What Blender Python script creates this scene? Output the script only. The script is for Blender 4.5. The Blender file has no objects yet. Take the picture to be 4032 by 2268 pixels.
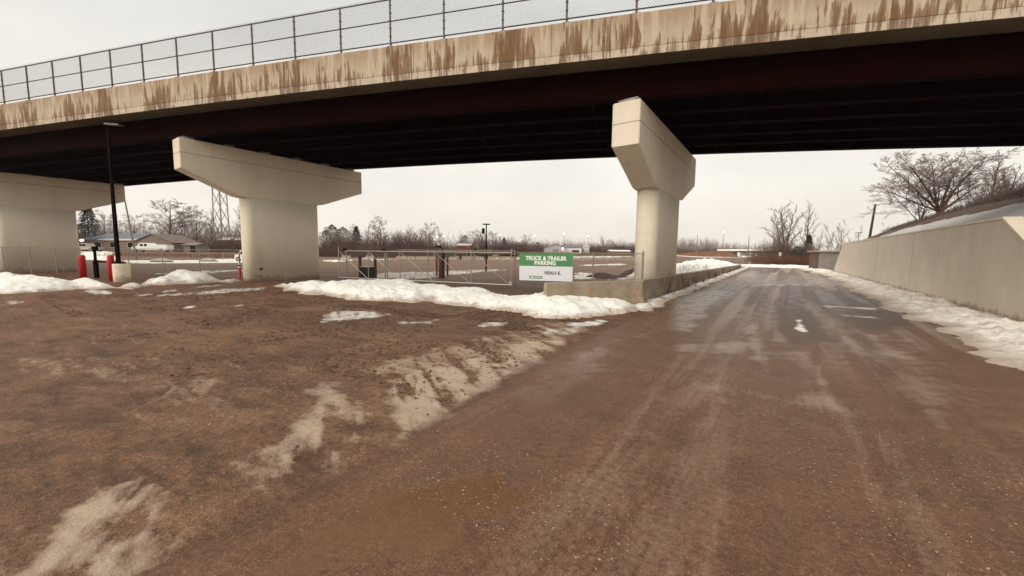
import bpy, math, random
import numpy as np
from mathutils import Vector, Matrix
S=bpy.context.scene
rad=math.radians
# ---------------------------------------------------------------- camera
FPX=1518.; CX,CY=2016.,1134.; EYE=1.9
_p,_r,_y=rad(5.3),0.011,rad(34.96)
FW=np.array([-math.sin(_y)*math.cos(_p), math.cos(_y)*math.cos(_p), -math.sin(_p)])
_r0=np.array([math.cos(_y),math.sin(_y),0]); _u0=np.cross(_r0,FW)
RT=_r0*math.cos(_r)+_u0*math.sin(_r); UP=np.cross(RT,FW)
cam=bpy.data.cameras.new('camera'); camo=bpy.data.objects.new('camera',cam); S.collection.objects.link(camo)
cam.sensor_width=36; cam.lens=36*FPX/4032; cam.clip_end=6000; cam.clip_start=0.05
camo.matrix_world=Matrix(((RT[0],UP[0],-FW[0],0),(RT[1],UP[1],-FW[1],0),(RT[2],UP[2],-FW[2],EYE),(0,0,0,1)))
S.camera=camo
C0=np.array([0,0,EYE])
def ray(x,y): return FW+RT*(x-CX)/FPX-UP*(y-CY)/FPX
def onz(x,y,z=0.0):
    d=ray(x,y); return C0+d*(z-EYE)/d[2]
def at(x,y,depth): return C0+ray(x,y)*depth
# ---------------------------------------------------------------- light
W=bpy.data.worlds.new('World'); S.world=W; W.use_nodes=True
nt=W.node_tree; N=nt.nodes; L=nt.links
for n in list(N): N.remove(n)
out=N.new('ShaderNodeOutputWorld'); bg=N.new('ShaderNodeBackground'); L.new(bg.outputs[0],out.inputs[0])
sky=N.new('ShaderNodeTexSky'); sky.sky_type='NISHITA'; sky.sun_disc=False; sky.sun_elevation=rad(28); sky.sun_rotation=rad(188)
sky.dust_density=4; sky.air_density=1.0
tc=N.new('ShaderNodeTexCoord'); sep=N.new('ShaderNodeSeparateXYZ'); L.new(tc.outputs['Generated'],sep.inputs[0])
mp=N.new('ShaderNodeMapping'); mp.inputs['Scale'].default_value=(1.2,1.2,3.0); L.new(tc.outputs['Generated'],mp.inputs[0])
nz=N.new('ShaderNodeTexNoise'); nz.inputs['Scale'].default_value=1.6; nz.inputs['Detail'].default_value=4; L.new(mp.outputs[0],nz.inputs['Vector'])
rmp=N.new('ShaderNodeValToRGB'); L.new(sep.outputs[2],rmp.inputs[0])
cr=rmp.color_ramp; cr.elements[0].position=0; cr.elements[0].color=(9.2,8.55,7.6,1); cr.elements[1].position=0.9; cr.elements[1].color=(15.,14.6,13.6,1)
e=cr.elements.new(0.22); e.color=(8.7,8.3,7.65,1)
e=cr.elements.new(0.5); e.color=(7.4,7.45,7.15,1)
hs=N.new('ShaderNodeHueSaturation'); hs.inputs['Saturation'].default_value=0.35; L.new(sky.outputs[0],hs.inputs['Color'])
mr=N.new('ShaderNodeMapRange'); mr.inputs[1].default_value=.3; mr.inputs[2].default_value=.7; mr.inputs[3].default_value=.88; mr.inputs[4].default_value=1.06; L.new(nz.outputs[0],mr.inputs[0])
mu=N.new('ShaderNodeVectorMath'); mu.operation='SCALE'; L.new(rmp.outputs[0],mu.inputs[0]); L.new(mr.outputs[0],mu.inputs['Scale'])
mx=N.new('ShaderNodeMix'); mx.data_type='RGBA'; mx.inputs[0].default_value=0.93
L.new(hs.outputs[0],mx.inputs[6]); L.new(mu.outputs[0],mx.inputs[7]); L.new(mx.outputs[2],bg.inputs[0]); bg.inputs[1].default_value=0.1
sl=bpy.data.lights.new('sun','SUN'); sl.energy=1.5; sl.angle=rad(24); sl.color=(1,.93,.82)
so=bpy.data.objects.new('sun',sl); S.collection.objects.link(so); so.rotation_euler=Vector((0.14,0.86,-0.46)).to_track_quat('-Z','Y').to_euler()
S.view_settings.view_transform='Standard'; S.view_settings.look='None'; S.view_settings.exposure=0.2; S.view_settings.gamma=1
try:
    S.cycles.max_bounces=6; S.cycles.diffuse_bounces=4; S.cycles.transparent_max_bounces=16
except Exception: pass
# ---------------------------------------------------------------- noise helpers
def _h(i,j,seed):
    n=(i*374761393+j*668265263+seed*982451653)&0xffffffff
    n=((n^(n>>13))*1274126177)&0xffffffff
    return ((n^(n>>16))&0xffff)/65535.0
def vnoise(x,y,seed=0):
    x=np.asarray(x,float); y=np.asarray(y,float)
    i=np.floor(x).astype(np.int64); j=np.floor(y).astype(np.int64); fx=x-i; fy=y-j
    fx=fx*fx*(3-2*fx); fy=fy*fy*(3-2*fy)
    return (_h(i,j,seed)*(1-fx)+_h(i+1,j,seed)*fx)*(1-fy)+(_h(i,j+1,seed)*(1-fx)+_h(i+1,j+1,seed)*fx)*fy
def fbm(x,y,o=4,seed=0):
    s=0;a=.5;t=0
    for k in range(o):
        s=s+a*vnoise(x*2**k+17.3*k,y*2**k-9.1*k,seed+k); t+=a; a*=.5
    return s/t-0.5
def sst(a,b,x):
    t=np.clip((np.asarray(x,float)-a)/(b-a),0,1); return t*t*(3-2*t)
def sdist(px,py,poly):
    P=np.asarray(poly,float); n=len(P); d=np.full(np.shape(px),1e9); ins=np.zeros(np.shape(px),bool)
    for k in range(n):
        a=P[k]; b=P[(k+1)%n]; ex,ey=b-a; wx=px-a[0]; wy=py-a[1]
        t=np.clip((wx*ex+wy*ey)/(ex*ex+ey*ey+1e-12),0,1)
        d=np.minimum(d,np.hypot(wx-ex*t,wy-ey*t))
        c=((a[1]>py)!=(b[1]>py))
        with np.errstate(divide='ignore',invalid='ignore'):
            xi=(b[0]-a[0])*(py-a[1])/(b[1]-a[1]+1e-15)+a[0]
        ins^=c&(px<xi)
    return np.where(ins,d,-d)
# ---------------------------------------------------------------- mesh helpers
def tag(o,label=None,cat=None,group=None,kind=None):
    if label: o['label']=label
    if cat: o['category']=cat
    if group: o['group']=group
    if kind: o['kind']=kind
    return o
def empty(name,loc=(0,0,0),rz=0,label=None,cat=None,group=None):
    o=bpy.data.objects.new(name,None); S.collection.objects.link(o); o.empty_display_size=.2
    o.location=loc; o.rotation_euler=(0,0,rz); return tag(o,label,cat,group)
class MB:
    def __init__(s): s.v=[];s.f=[]
    def add(s,vs,fs):
        b=len(s.v); s.v+= [tuple(map(float,v)) for v in vs]; s.f+=[tuple(b+i for i in f) for f in fs]; return s
    def box(s,x0,x1,y0,y1,z0,z1):
        return s.add([(x0,y0,z0),(x1,y0,z0),(x1,y1,z0),(x0,y1,z0),(x0,y0,z1),(x1,y0,z1),(x1,y1,z1),(x0,y1,z1)],
          [(0,3,2,1),(4,5,6,7),(0,1,5,4),(1,2,6,5),(2,3,7,6),(3,0,4,7)])
    def cbox(s,x0,x1,y0,y1,z0,z1,c=.02):
        # box with chamfered vertical + top edges
        pts=[(x0+c,y0),(x1-c,y0),(x1,y0+c),(x1,y1-c),(x1-c,y1),(x0+c,y1),(x0,y1-c),(x0,y0+c)]
        cx,cy=(x0+x1)/2,(y0+y1)/2
        ins=[(px+(c if px<cx else -c),py+(c if py<cy else -c)) for px,py in pts]
        return s.loft([[(px,py,z0) for px,py in pts],[(px,py,z1-c) for px,py in pts],[(px,py,z1) for px,py in ins]])
    def loft(s,rings,cap=True):
        b=len(s.v); n=len(rings[0])
        for r in rings: s.v+=[tuple(map(float,v)) for v in r]
        for k in range(len(rings)-1):
            for i in range(n):
                j=(i+1)%n; s.f.append((b+k*n+i,b+k*n+j,b+(k+1)*n+j,b+(k+1)*n+i))
        if cap:
            s.f.append(tuple(b+i for i in range(n))[::-1]); s.f.append(tuple(b+(len(rings)-1)*n+i for i in range(n)))
        return s
    def tube(s,pts,rs,n=6,cap=True):
        pts=[np.array(p,float) for p in pts]
        if not hasattr(rs,'__len__'): rs=[rs]*len(pts)
        rings=[]
        for k,p in enumerate(pts):
            d=(pts[min(k+1,len(pts)-1)]-pts[max(k-1,0)]); d=d/(np.linalg.norm(d)+1e-9)
            a=np.cross(d,(0,0,1) if abs(d[2])<.9 else (1,0,0)); a/=np.linalg.norm(a); b=np.cross(d,a)
            rings.append([p+rs[k]*(a*math.cos(2*math.pi*i/n)+b*math.sin(2*math.pi*i/n)) for i in range(n)])
        return s.loft(rings,cap)
    def lathe(s,x,y,prof,n=16):
        return s.loft([[(x+r*math.cos(2*math.pi*i/n),y+r*math.sin(2*math.pi*i/n),z) for i in range(n)] for r,z in prof])
    def prism(s,poly,ax,a,b):
        # poly 2D extruded along axis ax ('x','y','z')
        m={'x':lambda u,v,t:(t,u,v),'y':lambda u,v,t:(u,t,v),'z':lambda u,v,t:(u,v,t)}[ax]
        return s.loft([[m(u,v,a) for u,v in poly],[m(u,v,b) for u,v in poly]])
    def build(s,name,mat,parent=None,smooth=False,fixn=True):
        me=bpy.data.meshes.new(name); me.from_pydata(s.v,[],s.f)
        if mat: me.materials.append(mat)
        if smooth: me.polygons.foreach_set('use_smooth',[True]*len(me.polygons))
        me.update()
        if fixn:
            import bmesh
            bm=bmesh.new(); bm.from_mesh(me); bmesh.ops.recalc_face_normals(bm,faces=bm.faces); bm.to_mesh(me); bm.free()
        o=bpy.data.objects.new(name,me); S.collection.objects.link(o); o.parent=parent; return o
def npmesh(name,V,F,mat,parent=None,smooth=True,attrs=None):
    V=np.asarray(V,np.float32); F=np.asarray(F,np.int32); k=F.shape[1]
    me=bpy.data.meshes.new(name); me.vertices.add(len(V)); me.vertices.foreach_set('co',V.ravel())
    me.loops.add(F.size); me.loops.foreach_set('vertex_index',F.ravel()); me.polygons.add(len(F))
    me.polygons.foreach_set('loop_start',np.arange(0,F.size,k,dtype=np.int32)); me.polygons.foreach_set('loop_total',np.full(len(F),k,np.int32))
    me.polygons.foreach_set('use_smooth',np.full(len(F),smooth,bool))
    me.update(calc_edges=True); me.validate()
    for nm,arr in (attrs or {}).items():
        a=me.attributes.new(nm,'FLOAT_COLOR','POINT'); a.data.foreach_set('color',np.asarray(arr,np.float32).ravel())
    if mat: me.materials.append(mat)
    o=bpy.data.objects.new(name,me); S.collection.objects.link(o); o.parent=parent; return o
def copy_tree(o,parent=None):
    c=o.copy(); S.collection.objects.link(c); c.parent=parent
    for ch in list(o.children): copy_tree(ch,c)
    return c
# ---------------------------------------------------------------- material helpers
class NT:
    def __init__(s,name):
        s.m=bpy.data.materials.new(name); s.m.use_nodes=True; s.t=s.m.node_tree; s.b=s.t.nodes['Principled BSDF']
    def n(s,typ,**kw):
        x=s.t.nodes.new(typ)
        for k,v in kw.items():
            if isinstance(k,str) and k.startswith('_'): x.inputs[k[1:].replace('_',' ')].default_value=v
            else: setattr(x,k,v)
        return x
    def l(s,a,b): s.t.links.new(a,b)
    def coord(s,scale=(1,1,1),which='Object',off=(0,0,0)):
        t=s.n('ShaderNodeTexCoord'); m=s.n('ShaderNodeMapping'); m.inputs['Scale'].default_value=scale; m.inputs['Location'].default_value=off
        s.l(t.outputs[which],m.inputs[0]); return m.outputs[0]
    def noise(s,scale,detail=4,rough=.55,vec=None,dist=0):
        x=s.n('ShaderNodeTexNoise'); x.inputs['Scale'].default_value=scale; x.inputs['Detail'].default_value=detail; x.inputs['Roughness'].default_value=rough; x.inputs['Distortion'].default_value=dist
        if vec is not None: s.l(vec,x.inputs['Vector'])
        return x.outputs[0]
    def ramp(s,fac,stops):
        r=s.n('ShaderNodeValToRGB'); s.l(fac,r.inputs[0]); e=r.color_ramp.elements
        while len(e)<len(stops): e.new(.5)
        for k,(p,c) in enumerate(stops):
            e[k].position=p; e[k].color=(c,c,c,1) if not hasattr(c,'__len__') else (*c,1)
        return r.outputs[0]
    def mix(s,f,a,b,mode='MIX'):
        x=s.n('ShaderNodeMix',data_type='RGBA',blend_type=mode)
        for k,v in ((0,f),(6,a),(7,b)):
            if hasattr(v,'is_output'): s.l(v,x.inputs[k])
            elif k==0: x.inputs[0].default_value=v
            else: x.inputs[k].default_value=(*v,1)
        return x.outputs[2]
    def math(s,op,a,b=0.,clamp=False):
        x=s.n('ShaderNodeMath',operation=op); x.use_clamp=clamp
        for k,v in ((0,a),(1,b)):
            if hasattr(v,'is_output'): s.l(v,x.inputs[k])
            else: x.inputs[k].default_value=v
        return x.outputs[0]
    def base(s,c):
        if hasattr(c,'is_output'): s.l(c,s.b.inputs['Base Color'])
        else: s.b.inputs['Base Color'].default_value=(*c,1)
    def rough(s,r):
        if hasattr(r,'is_output'): s.l(r,s.b.inputs['Roughness'])
        else: s.b.inputs['Roughness'].default_value=r
    def bump(s,h,dist=.01,strength=1.):
        x=s.n('ShaderNodeBump'); x.inputs['Distance'].default_value=dist
        if hasattr(strength,'is_output'): s.l(strength,x.inputs['Strength'])
        else: x.inputs['Strength'].default_value=strength
        s.l(h,x.inputs['Height']); s.l(x.outputs[0],s.b.inputs['Normal'])
def simple(name,c,rough=.7,metal=0,var=.25,scale=6,bump=0):
    t=NT(name); v=t.noise(scale,5,.6,t.coord())
    t.base(t.ramp(v,[(.3,tuple(x*(1-var) for x in c)),(.7,tuple(min(1,x*(1+var)) for x in c))])); t.rough(rough); t.b.inputs['Metallic'].default_value=metal; t.b.inputs['Specular IOR Level'].default_value=.03 if max(c)<.03 else .35
    if bump: t.bump(v,bump)
    return t.m
M={}
def conc(name,c,var=.1,streak=.2,scale=1.,splash=0):
    t=NT(name); big=t.noise(.7*scale,5,.6,t.coord()); fine=t.noise(26,4,.65,t.coord()); st=t.noise(1.6,5,.6,t.coord((1,1,.12)))
    col=t.ramp(big,[(.25,tuple(x*(1-var) for x in c)),(.75,tuple(min(1,x*(1+var*.6)) for x in c))])
    col=t.mix(t.ramp(st,[(.5,0),(.72,streak)]),col,tuple(x*.55 for x in c))
    col=t.mix(.22,col,t.ramp(fine,[(.3,.25),(.7,.85)]),'SOFT_LIGHT')
    if splash:
        oc=t.n('ShaderNodeTexCoord'); sz=t.n('ShaderNodeSeparateXYZ'); t.l(oc.outputs['Object'],sz.inputs[0]); sn=t.noise(3.2,5,.65,t.coord((1,1,.6)))
        f=t.math('ADD',t.math('MULTIPLY',sz.outputs[2],-1/splash),t.math('MULTIPLY',sn,1.9)); col=t.mix(t.ramp(f,[(.35,0),(.75,.65)]),col,(.22,.145,.085))
        bl=t.noise(2.1,6,.7,t.coord((.6,.6,1)),.8); col=t.mix(t.ramp(bl,[(.56,0),(.70,.12)]),col,(.30,.23,.16))
    t.base(col); t.rough(.85); t.bump(fine,.006); return t.m
M['pier']=conc('pier_concrete',(.77,.675,.53),.09,.2,1,.6)
M['wall']=conc('wall_concrete',(.66,.565,.455),.1,.12,1,.4)
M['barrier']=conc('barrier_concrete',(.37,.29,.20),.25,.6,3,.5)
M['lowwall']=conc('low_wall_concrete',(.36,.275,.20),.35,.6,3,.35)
M['weed']=simple('dead_weed_brown',(.065,.032,.02),.9,0,.3,3)
M['block']=conc('block_concrete',(.34,.27,.2),.15,.2)
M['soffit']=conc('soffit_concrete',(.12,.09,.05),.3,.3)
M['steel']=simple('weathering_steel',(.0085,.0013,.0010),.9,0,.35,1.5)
M['galv']=simple('galvanised_steel',(.42,.36,.31),.45,.5,.15,20)
M['galvdark']=simple('dark_galvanised_fence_steel',(.12,.09,.085),.5,.4,.2,12)
M['galvmid']=simple('weathered_galvanised_steel',(.34,.29,.24),.5,.5,.2,12)
M['wire']=simple('chain_link_wire',(.22,.2,.19),.6,.3,.1,5)
M['wiredark']=simple('dark_chain_link_wire',(.07,.055,.045),.6,.3,.1,5)
M['black']=simple('black_paint',(.006,.003,.003),.6,0,.3,4)
M['red']=simple('red_plastic',(.48,.014,.03),.45,0,.12,9)
M['darkred']=simple('dark_red_plastic',(.16,.022,.022),.5,0,.2,9)
M['white']=simple('white_paint',(.78,.75,.7),.45,0,.05,4)
M['glass']=simple('dark_window_glass',(.02,.018,.02),.12,0,.1,3)
M['rubber']=simple('tyre_rubber',(.02,.018,.017),.8,0,.1,9)
M['wood']=simple('weathered_pole_wood',(.075,.045,.035),.85,0,.35,8)
M['woodgrey']=simple('grey_pole_wood',(.19,.15,.13),.85,0,.3,8)
M['bark']=simple('bark_grey_brown',(.115,.072,.055),.9,0,.3,14)
M['twigfar']=simple('far_twig_hazed',(.27,.21,.19),.9,0,.2,3)  # paler than near twigs: haze fade painted into the colour
M['twig']=simple('twig_grey_brown',(.125,.09,.078),.9,0,.25,3)
M['twigred']=simple('twig_red_brown',(.128,.080,.064),.9,0,.3,1)
M['needle']=simple('dark_conifer_needles',(.035,.026,.016),.85,0,.4,1.2)
M['needlebrown']=simple('brown_conifer_needles',(.085,.05,.036),.85,0,.4,1.2)
M['deadgrass']=simple('dead_grass_brown',(.17,.085,.045),.9,0,.35,.8)
M['roofblue']=simple('blue_grey_shingles',(.13,.14,.165),.7,0,.2,2)
M['roofbrown']=simple('brown_shingles',(.16,.115,.095),.8,0,.2,2)
M['beige']=simple('beige_siding',(.21,.165,.135),.8,0,.12,2)
M['greysiding']=simple('grey_siding',(.42,.385,.375),.7,0,.08,2)
M['barnred']=simple('barn_red_siding',(.15,.05,.04),.8,0,.2,2)
M['brick']=simple('brown_brick',(.15,.08,.06),.85,0,.25,6)
def snowmat(name,dirt=.55,c=(.85,.82,.76),dc=(.36,.25,.17),lo=.545,hi=.70):
    t=NT(name); a=t.noise(1.3,8,.68,t.coord(),.4); b=t.noise(9,6,.7,t.coord()); k=t.noise(34,3,.6,t.coord())
    m=t.math('ADD',t.math('MULTIPLY',a,.6),t.math('MULTIPLY',b,.4))
    col=t.mix(t.ramp(m,[(lo,0),(hi,dirt)]),c,dc)
    col=t.mix(t.ramp(t.math('ADD',t.math('MULTIPLY',k,.6),t.math('MULTIPLY',b,.4)),[(.60,0),(.66,.7)]),col,(.16,.10,.07))
    th=t.n('ShaderNodeAttribute',attribute_name='th'); f=t.math('ADD',th.outputs['Fac'],t.math('MULTIPLY',t.math('SUBTRACT',m,.5),1.7)); col=t.mix(t.ramp(f,[(.10,.8),(.34,.0)]),col,dc)
    t.base(col); t.rough(.8); t.bump(t.math('ADD',t.math('MULTIPLY',b,.7),t.math('MULTIPLY',k,.3)),.05); 
    return t.m
M['snow']=snowmat('snow')
M['dirtysnow']=snowmat('dirty_snow',.75,(.80,.74,.66),(.34,.25,.18),.47,.62)
M['roofsnow']=snowmat('roof_snow',.1)
def emis(name,c,s):
    t=NT(name); t.b.inputs['Emission Color'].default_value=(*c,1); t.b.inputs['Emission Strength'].default_value=s; return t.m
M['lamp']=emis('lit_lamp',(1,.95,.85),6)
M['warmlamp']=emis('lit_warm_lamp',(1,.75,.45),8)
# parapet concrete with rust-coloured run-off stains (uv: metres along, metres up)
def parapet_mat(name,base,low=False):
    t=NT(name)
    def uv(sx,sy,ox=0):
        u=t.n('ShaderNodeTexCoord'); m=t.n('ShaderNodeMapping'); m.inputs['Scale'].default_value=(sx,sy,1); m.inputs['Location'].default_value=(ox,-.265*sy if low else 0,0); t.l(u.outputs['UV'],m.inputs[0]); return m.outputs[0]
    u=t.n('ShaderNodeTexCoord'); sp=t.n('ShaderNodeSeparateXYZ'); t.l(u.outputs['UV'],sp.inputs[0]); v=sp.outputs[1]
    big=t.noise(1,3,.55,uv(.5,.1)); st=t.noise(1,3,.62,uv(3.4,.6),.35); st2=t.noise(1,3,.6,uv(10,.5,40)); ed=t.noise(1,4,.6,uv(14,5,7))
    # more stain lower down the face; streak tops end at different heights
    hgt=t.math('MULTIPLY',t.math('SUBTRACT',v,.35),-.13 if not low else 0.02)
    f=t.math('ADD',t.math('ADD',t.math('MULTIPLY',st,.72),t.math('MULTIPLY',big,.95)),hgt)
    f=t.math('ADD',f,t.math('MULTIPLY',t.math('SUBTRACT',st2,.5),.42)); f=t.math('ADD',f,t.math('MULTIPLY',t.math('SUBTRACT',ed,.5),.05))
    pale=t.noise(1,3,.6,uv(4.2,.3,91)); cl=t.noise(3,5,.6,t.coord())
    col=t.ramp(cl,[(.3,tuple(x*.88 for x in base)),(.7,tuple(x*1.12 for x in base))])
    if not low: col=t.mix(t.ramp(t.math('ADD',v,t.math('MULTIPLY',t.math('SUBTRACT',st2,.5),.9)),[(.35,.0),(.95,.75)]),t.mix(.35,col,(.56,.46,.33)),(.33,.225,.135))
    col=t.mix(t.ramp(pale,[(.52,0),(.60,.6)]),col,(.56,.46,.34))
    th=.855 if not low else .84
    col=t.mix(t.ramp(f,[(th-.03,0),(th+.01,.72),(th+.12,1)]),col,(.165,.082,.032) if not low else (.17,.105,.06))
    top=t.ramp(v,[(.95,0),(1.12,.0)]); fine=t.noise(30,4,.6,t.coord())
    col=t.mix(.2,col,t.ramp(fine,[(.3,.3),(.7,.8)]),'SOFT_LIGHT')
    t.base(col); t.rough(.85); t.bump(fine,.005); return t.m
M['parapet']=parapet_mat('stained_parapet_concrete',(.42,.33,.235))
M['slabedge']=parapet_mat('stained_slab_concrete',(.52,.42,.32),True)
#==BODY
# ================================================================ terrain
def smin(a,b): return np.minimum(a,b)
FX,FY=-math.sin(_y),math.cos(_y); RX,RY=math.cos(_y),math.sin(_y)
def terr(x,y):
    x=np.asarray(x,float); y=np.asarray(y,float)
    D=np.maximum(x*FX+y*FY,0.1); t=(x*RX+y*RY)/D
    wl=1-sst(-.56,-.50,t); z=1.05*sst(66,84,D)*wl
    z=z+1.15*sst(112,190,D)*(1-wl)*(1-sst(.38,.5,t))
    z=z+.5*sst(260,420,D)*sst(.38,.5,t)
    return z
def road_l(y): return np.where(y<62,np.interp(y,[-5,0,1.8,3,4.6,6.6],[-3.2,-3.05,-2.98,-3.08,-3.36,-3.5])-.25*sst(20,60,y),-3.75-((np.maximum(y,62)-62)/9)**2*1.6)
def road_r(y): return np.where(y<38,3.25,3.25-((np.maximum(y,38)-38)/32)**2*2.2)
def P2(pts): return [tuple(onz(x,y)[:2]) for x,y in pts]
def rough_h(x,y):
    r=np.hypot(x,y)
    onroad=sst(-.25,.35,x-road_l(y)+.25*fbm(x*.9,y*.9,3,5))*(1-sst(-.1,.5,x-road_r(y)))
    lot=.04*fbm(x*1.1,y*1.1,5,11)+.035*fbm((x*.85+y*.5)*1.6,(y*.85-x*.5)*6,4,12)+.03*(.25-np.abs(fbm(x*5,y*5,3,13)))
    rut=.04*(np.abs(fbm((x+.35*y)*.55,(y-.35*x)*.12,4,21))*2-.3)
    h=(lot+rut+.022)*(1-onroad)+onroad*.008*fbm(x*3,y*3,3,31)
    return h*sst(130,25,r) if False else h*(1-sst(25,130,r)), onroad
# patches: (polygon, edge softness, amount, channel)
patches=[]
def pt(ch,amt,soft,pts,s=1.0): patches.append((ch,amt,soft,P2([(x*s,y*s) for x,y in pts])))
K=4032/2576
SN,IC,WT,DK=0,1,2,3
# bright snow on the lot and field
pt(SN,1,.5,[(480,1027),(960,1022),(960,1036),(480,1038)])
pt(SN,1,.6,[(1266,1026),(1345,1022),(1390,1021),(1390,1028),(1330,1033),(1266,1030)])
pt(SN,.8,.6,[(1370,1024),(1460,1019),(1560,1022),(1460,1027)])
pt(SN,.62,.5,[(1440,1084),(1560,1072),(1730,1070),(1860,1062),(1990,1062),(1990,1067),(1860,1078),(1740,1090),(1690,1100),(1440,1100)])
pt(SN,.9,.3,[(1765,1074),(1850,1070),(1860,1076),(1770,1084)])
pt(SN,.9,.3,[(1805,1099),(1840,1098),(1845,1101),(1805,1102)])
pt(SN,.9,.3,[(1860,1016),(2010,1017),(2200,1013),(2510,1013),(2510,1017),(2100,1021),(1980,1021)])
pt(SN,.8,.4,[(2255,1044),(2440,1038),(2480,1041),(2430,1046),(2300,1048)])
pt(SN,.9,.4,[(2255,1074),(2330,1078),(2400,1086),(2380,1094),(2255,1104)])
pt(SN,.9,.3,[(2380,1104),(2450,1097),(2505,1095),(2505,1102)])
pt(SN,1,2,[(2620,1007),(3000,1007),(3060,1010),(2950,1014),(2620,1013)])
pt(SN,1,.6,[(2960,1016),(3020,1016),(3040,1050),(2930,1050)])
pt(SN,1,.5,[(300,1024),(330,1000),(420,1006),(470,1016),(470,1026)])
pt(SN,.75,.4,[(560,1080),(800,1068),(960,1062),(960,1068),(700,1086)])
pt(SN,.8,.15,[(310,1144),(425,1146),(438,1162),(365,1158)])
pt(SN,.6,.12,[(520,1160),(740,1155),(900,1140),(1060,1134),(1040,1143),(860,1160),(690,1168),(540,1168)])
pt(SN,.7,.12,[(625,1147),(680,1142),(725,1146),(690,1152),(630,1152)])
pt(SN,.55,.12,[(760,1128),(880,1122),(840,1135),(760,1134)])
pt(SN,.8,.08,[(710,1213),(765,1209),(770,1216),(715,1219)])
pt(SN,.7,.1,[(905,1206),(960,1203),(965,1211),(915,1215)])
pt(SN,.62,.1,[(1270,1246),(1320,1232),(1440,1229),(1562,1240),(1505,1252),(1330,1268),(1270,1272)])
pt(SN,.5,.1,[(1570,1272),(1720,1262),(1700,1278),(1585,1280)])
pt(SN,.65,.08,[(2060,1238),(2170,1246),(2180,1254),(2080,1246)])
pt(SN,.6,.1,[(1900,1276),(2010,1268),(2000,1284),(1870,1296)])
pt(SN,.75,.12,[(2230,1280),(2350,1262),(2420,1270),(2300,1292),(2200,1290)])
pt(SN,.5,.15,[(2150,1300),(2290,1290),(2250,1330),(2110,1330)])
pt(SN,.6,.3,[(0,1180),(130,1186),(120,1200),(0,1212)])
# packed dirty ice, lower left and along the road edge
pt(IC,.8,.10,[(75,1449),(170,1300),(300,1220),(410,1186),(370,1290),(250,1449)],K)
pt(IC,.72,.09,[(255,1449),(360,1330),(455,1305),(440,1345),(330,1449)],K)
pt(IC,.62,.16,[(640,1165),(700,1105),(760,1060),(805,970),(850,968),(905,1015),(930,1060),(900,1130),(860,1190),(770,1150),(690,1210)],K)
pt(IC,.75,.10,[(975,965),(1050,935),(1150,920),(1290,870),(1420,862),(1380,905),(1270,965),(1110,1060),(1003,1112),(985,1040)],K)
pt(IC,.42,.2,[(900,950),(1000,900),(1180,865),(1400,810),(1480,820),(1430,862),(1250,905),(1040,960)],K)
pt(IC,.3,.3,[(350,980),(520,960),(640,985),(560,1010),(380,1020)],K)
pt(IC,.25,.3,[(60,900),(330,905),(330,960),(80,950)],K)
# frost-pale crust on the asphalt
pt(IC,.5,.22,[(1700,865),(1790,858),(1870,862),(1878,886),(1770,884),(1720,878)],K)
pt(IC,.5,.24,[(1728,958),(1800,958),(1900,985),(2000,1005),(2100,1010),(2150,1050),(2050,1030),(1900,1000),(1740,985)],K)
pt(IC,.42,.24,[(1880,880),(2040,884),(2100,960),(2160,1050),(2060,1010),(2020,930),(1960,895)],K)
pt(IC,.5,.12,[(1985,720),(2075,780),(2180,835),(2300,900),(2200,910),(2070,830),(1990,760)],K)
pt(IC,.34,.3,[(2060,840),(2250,870),(2420,1010),(2370,1080),(2190,960),(2080,900)],K)
pt(IC,.5,.10,[(1850,720),(1870,720),(1910,860),(1960,985),(1900,900),(1860,800)],K)
pt(IC,.45,.15,[(1900,720),(1960,720),(1975,860),(1940,860)],K)
pt(DK,.8,.15,[(1890,730),(1912,730),(1900,762),(1880,765)],K)
pt(DK,.6,.3,[(2070,742),(2230,752),(2290,800),(2250,815),(2140,790)],K)
pt(SN,.6,.1,[(2060,768),(2210,776),(2210,780),(2070,773)],K)
pt(SN,.6,.1,[(2150,752),(2230,757),(2228,760),(2150,756)],K)
pt(SN,.5,.12,[(2110,790),(2260,800),(2200,803),(2110,795)],K)
pt(SN,.45,.3,[(1760,716),(2000,714),(2220,722),(2000,720)],K)
pt(IC,.5,.5,[(1800,706),(1900,700),(2180,706),(2230,722),(2000,722),(1760,722)],K)
pt(IC,.35,.2,[(1720,760),(1850,722),(1835,735),(1700,800)],K)
pt(SN,.95,.07,[(1998,806),(2018,804),(2025,822),(2035,840),(2015,838),(1996,826),(2004,818)],K)
# wet / standing water
pt(DK,.95,.15,[(2000,728),(2110,732),(2215,742),(2290,800),(2280,826),(2185,833),(2080,790)],K)
pt(DK,.7,.12,[(1975,745),(2060,800),(2090,860),(2000,868),(1945,830),(1950,760)],K)
pt(DK,.8,.12,[(1880,722),(1925,724),(1905,765),(1870,770)],K)
pt(WT,.6,.3,[(1880,690),(2060,692),(2150,716),(1980,716),(1870,712)],K)
pt(WT,.9,.2,[(700,1449),(820,1340),(930,1262),(1080,1205),(1230,1230),(1290,1262),(1200,1310),(1180,1449)],K)
pt(WT,.6,.2,[(980,1100),(1200,1060),(1420,900),(1560,850),(1500,950),(1300,1080),(1050,1140)],K)
pt(WT,.6,.2,[(1660,745),(1800,728),(1840,735),(1740,830),(1600,850)],K)
pt(WT,.5,.3,[(2200,830),(2330,860),(2576,1040),(2576,1200),(2420,1100),(2250,920)],K)
pt(DK,.8,.15,[(270,885),(370,878),(340,900),(270,905)],K)
pt(DK,.6,.15,[(480,905),(560,890),(600,910),(500,925)],K)
pt(DK,.9,.08,[(1035,945),(1062,938),(1080,960),(1050,972)],K)
pt(DK,.5,.5,[(600,780),(1000,790),(1250,830),(1100,850),(700,830)],K)
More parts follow.
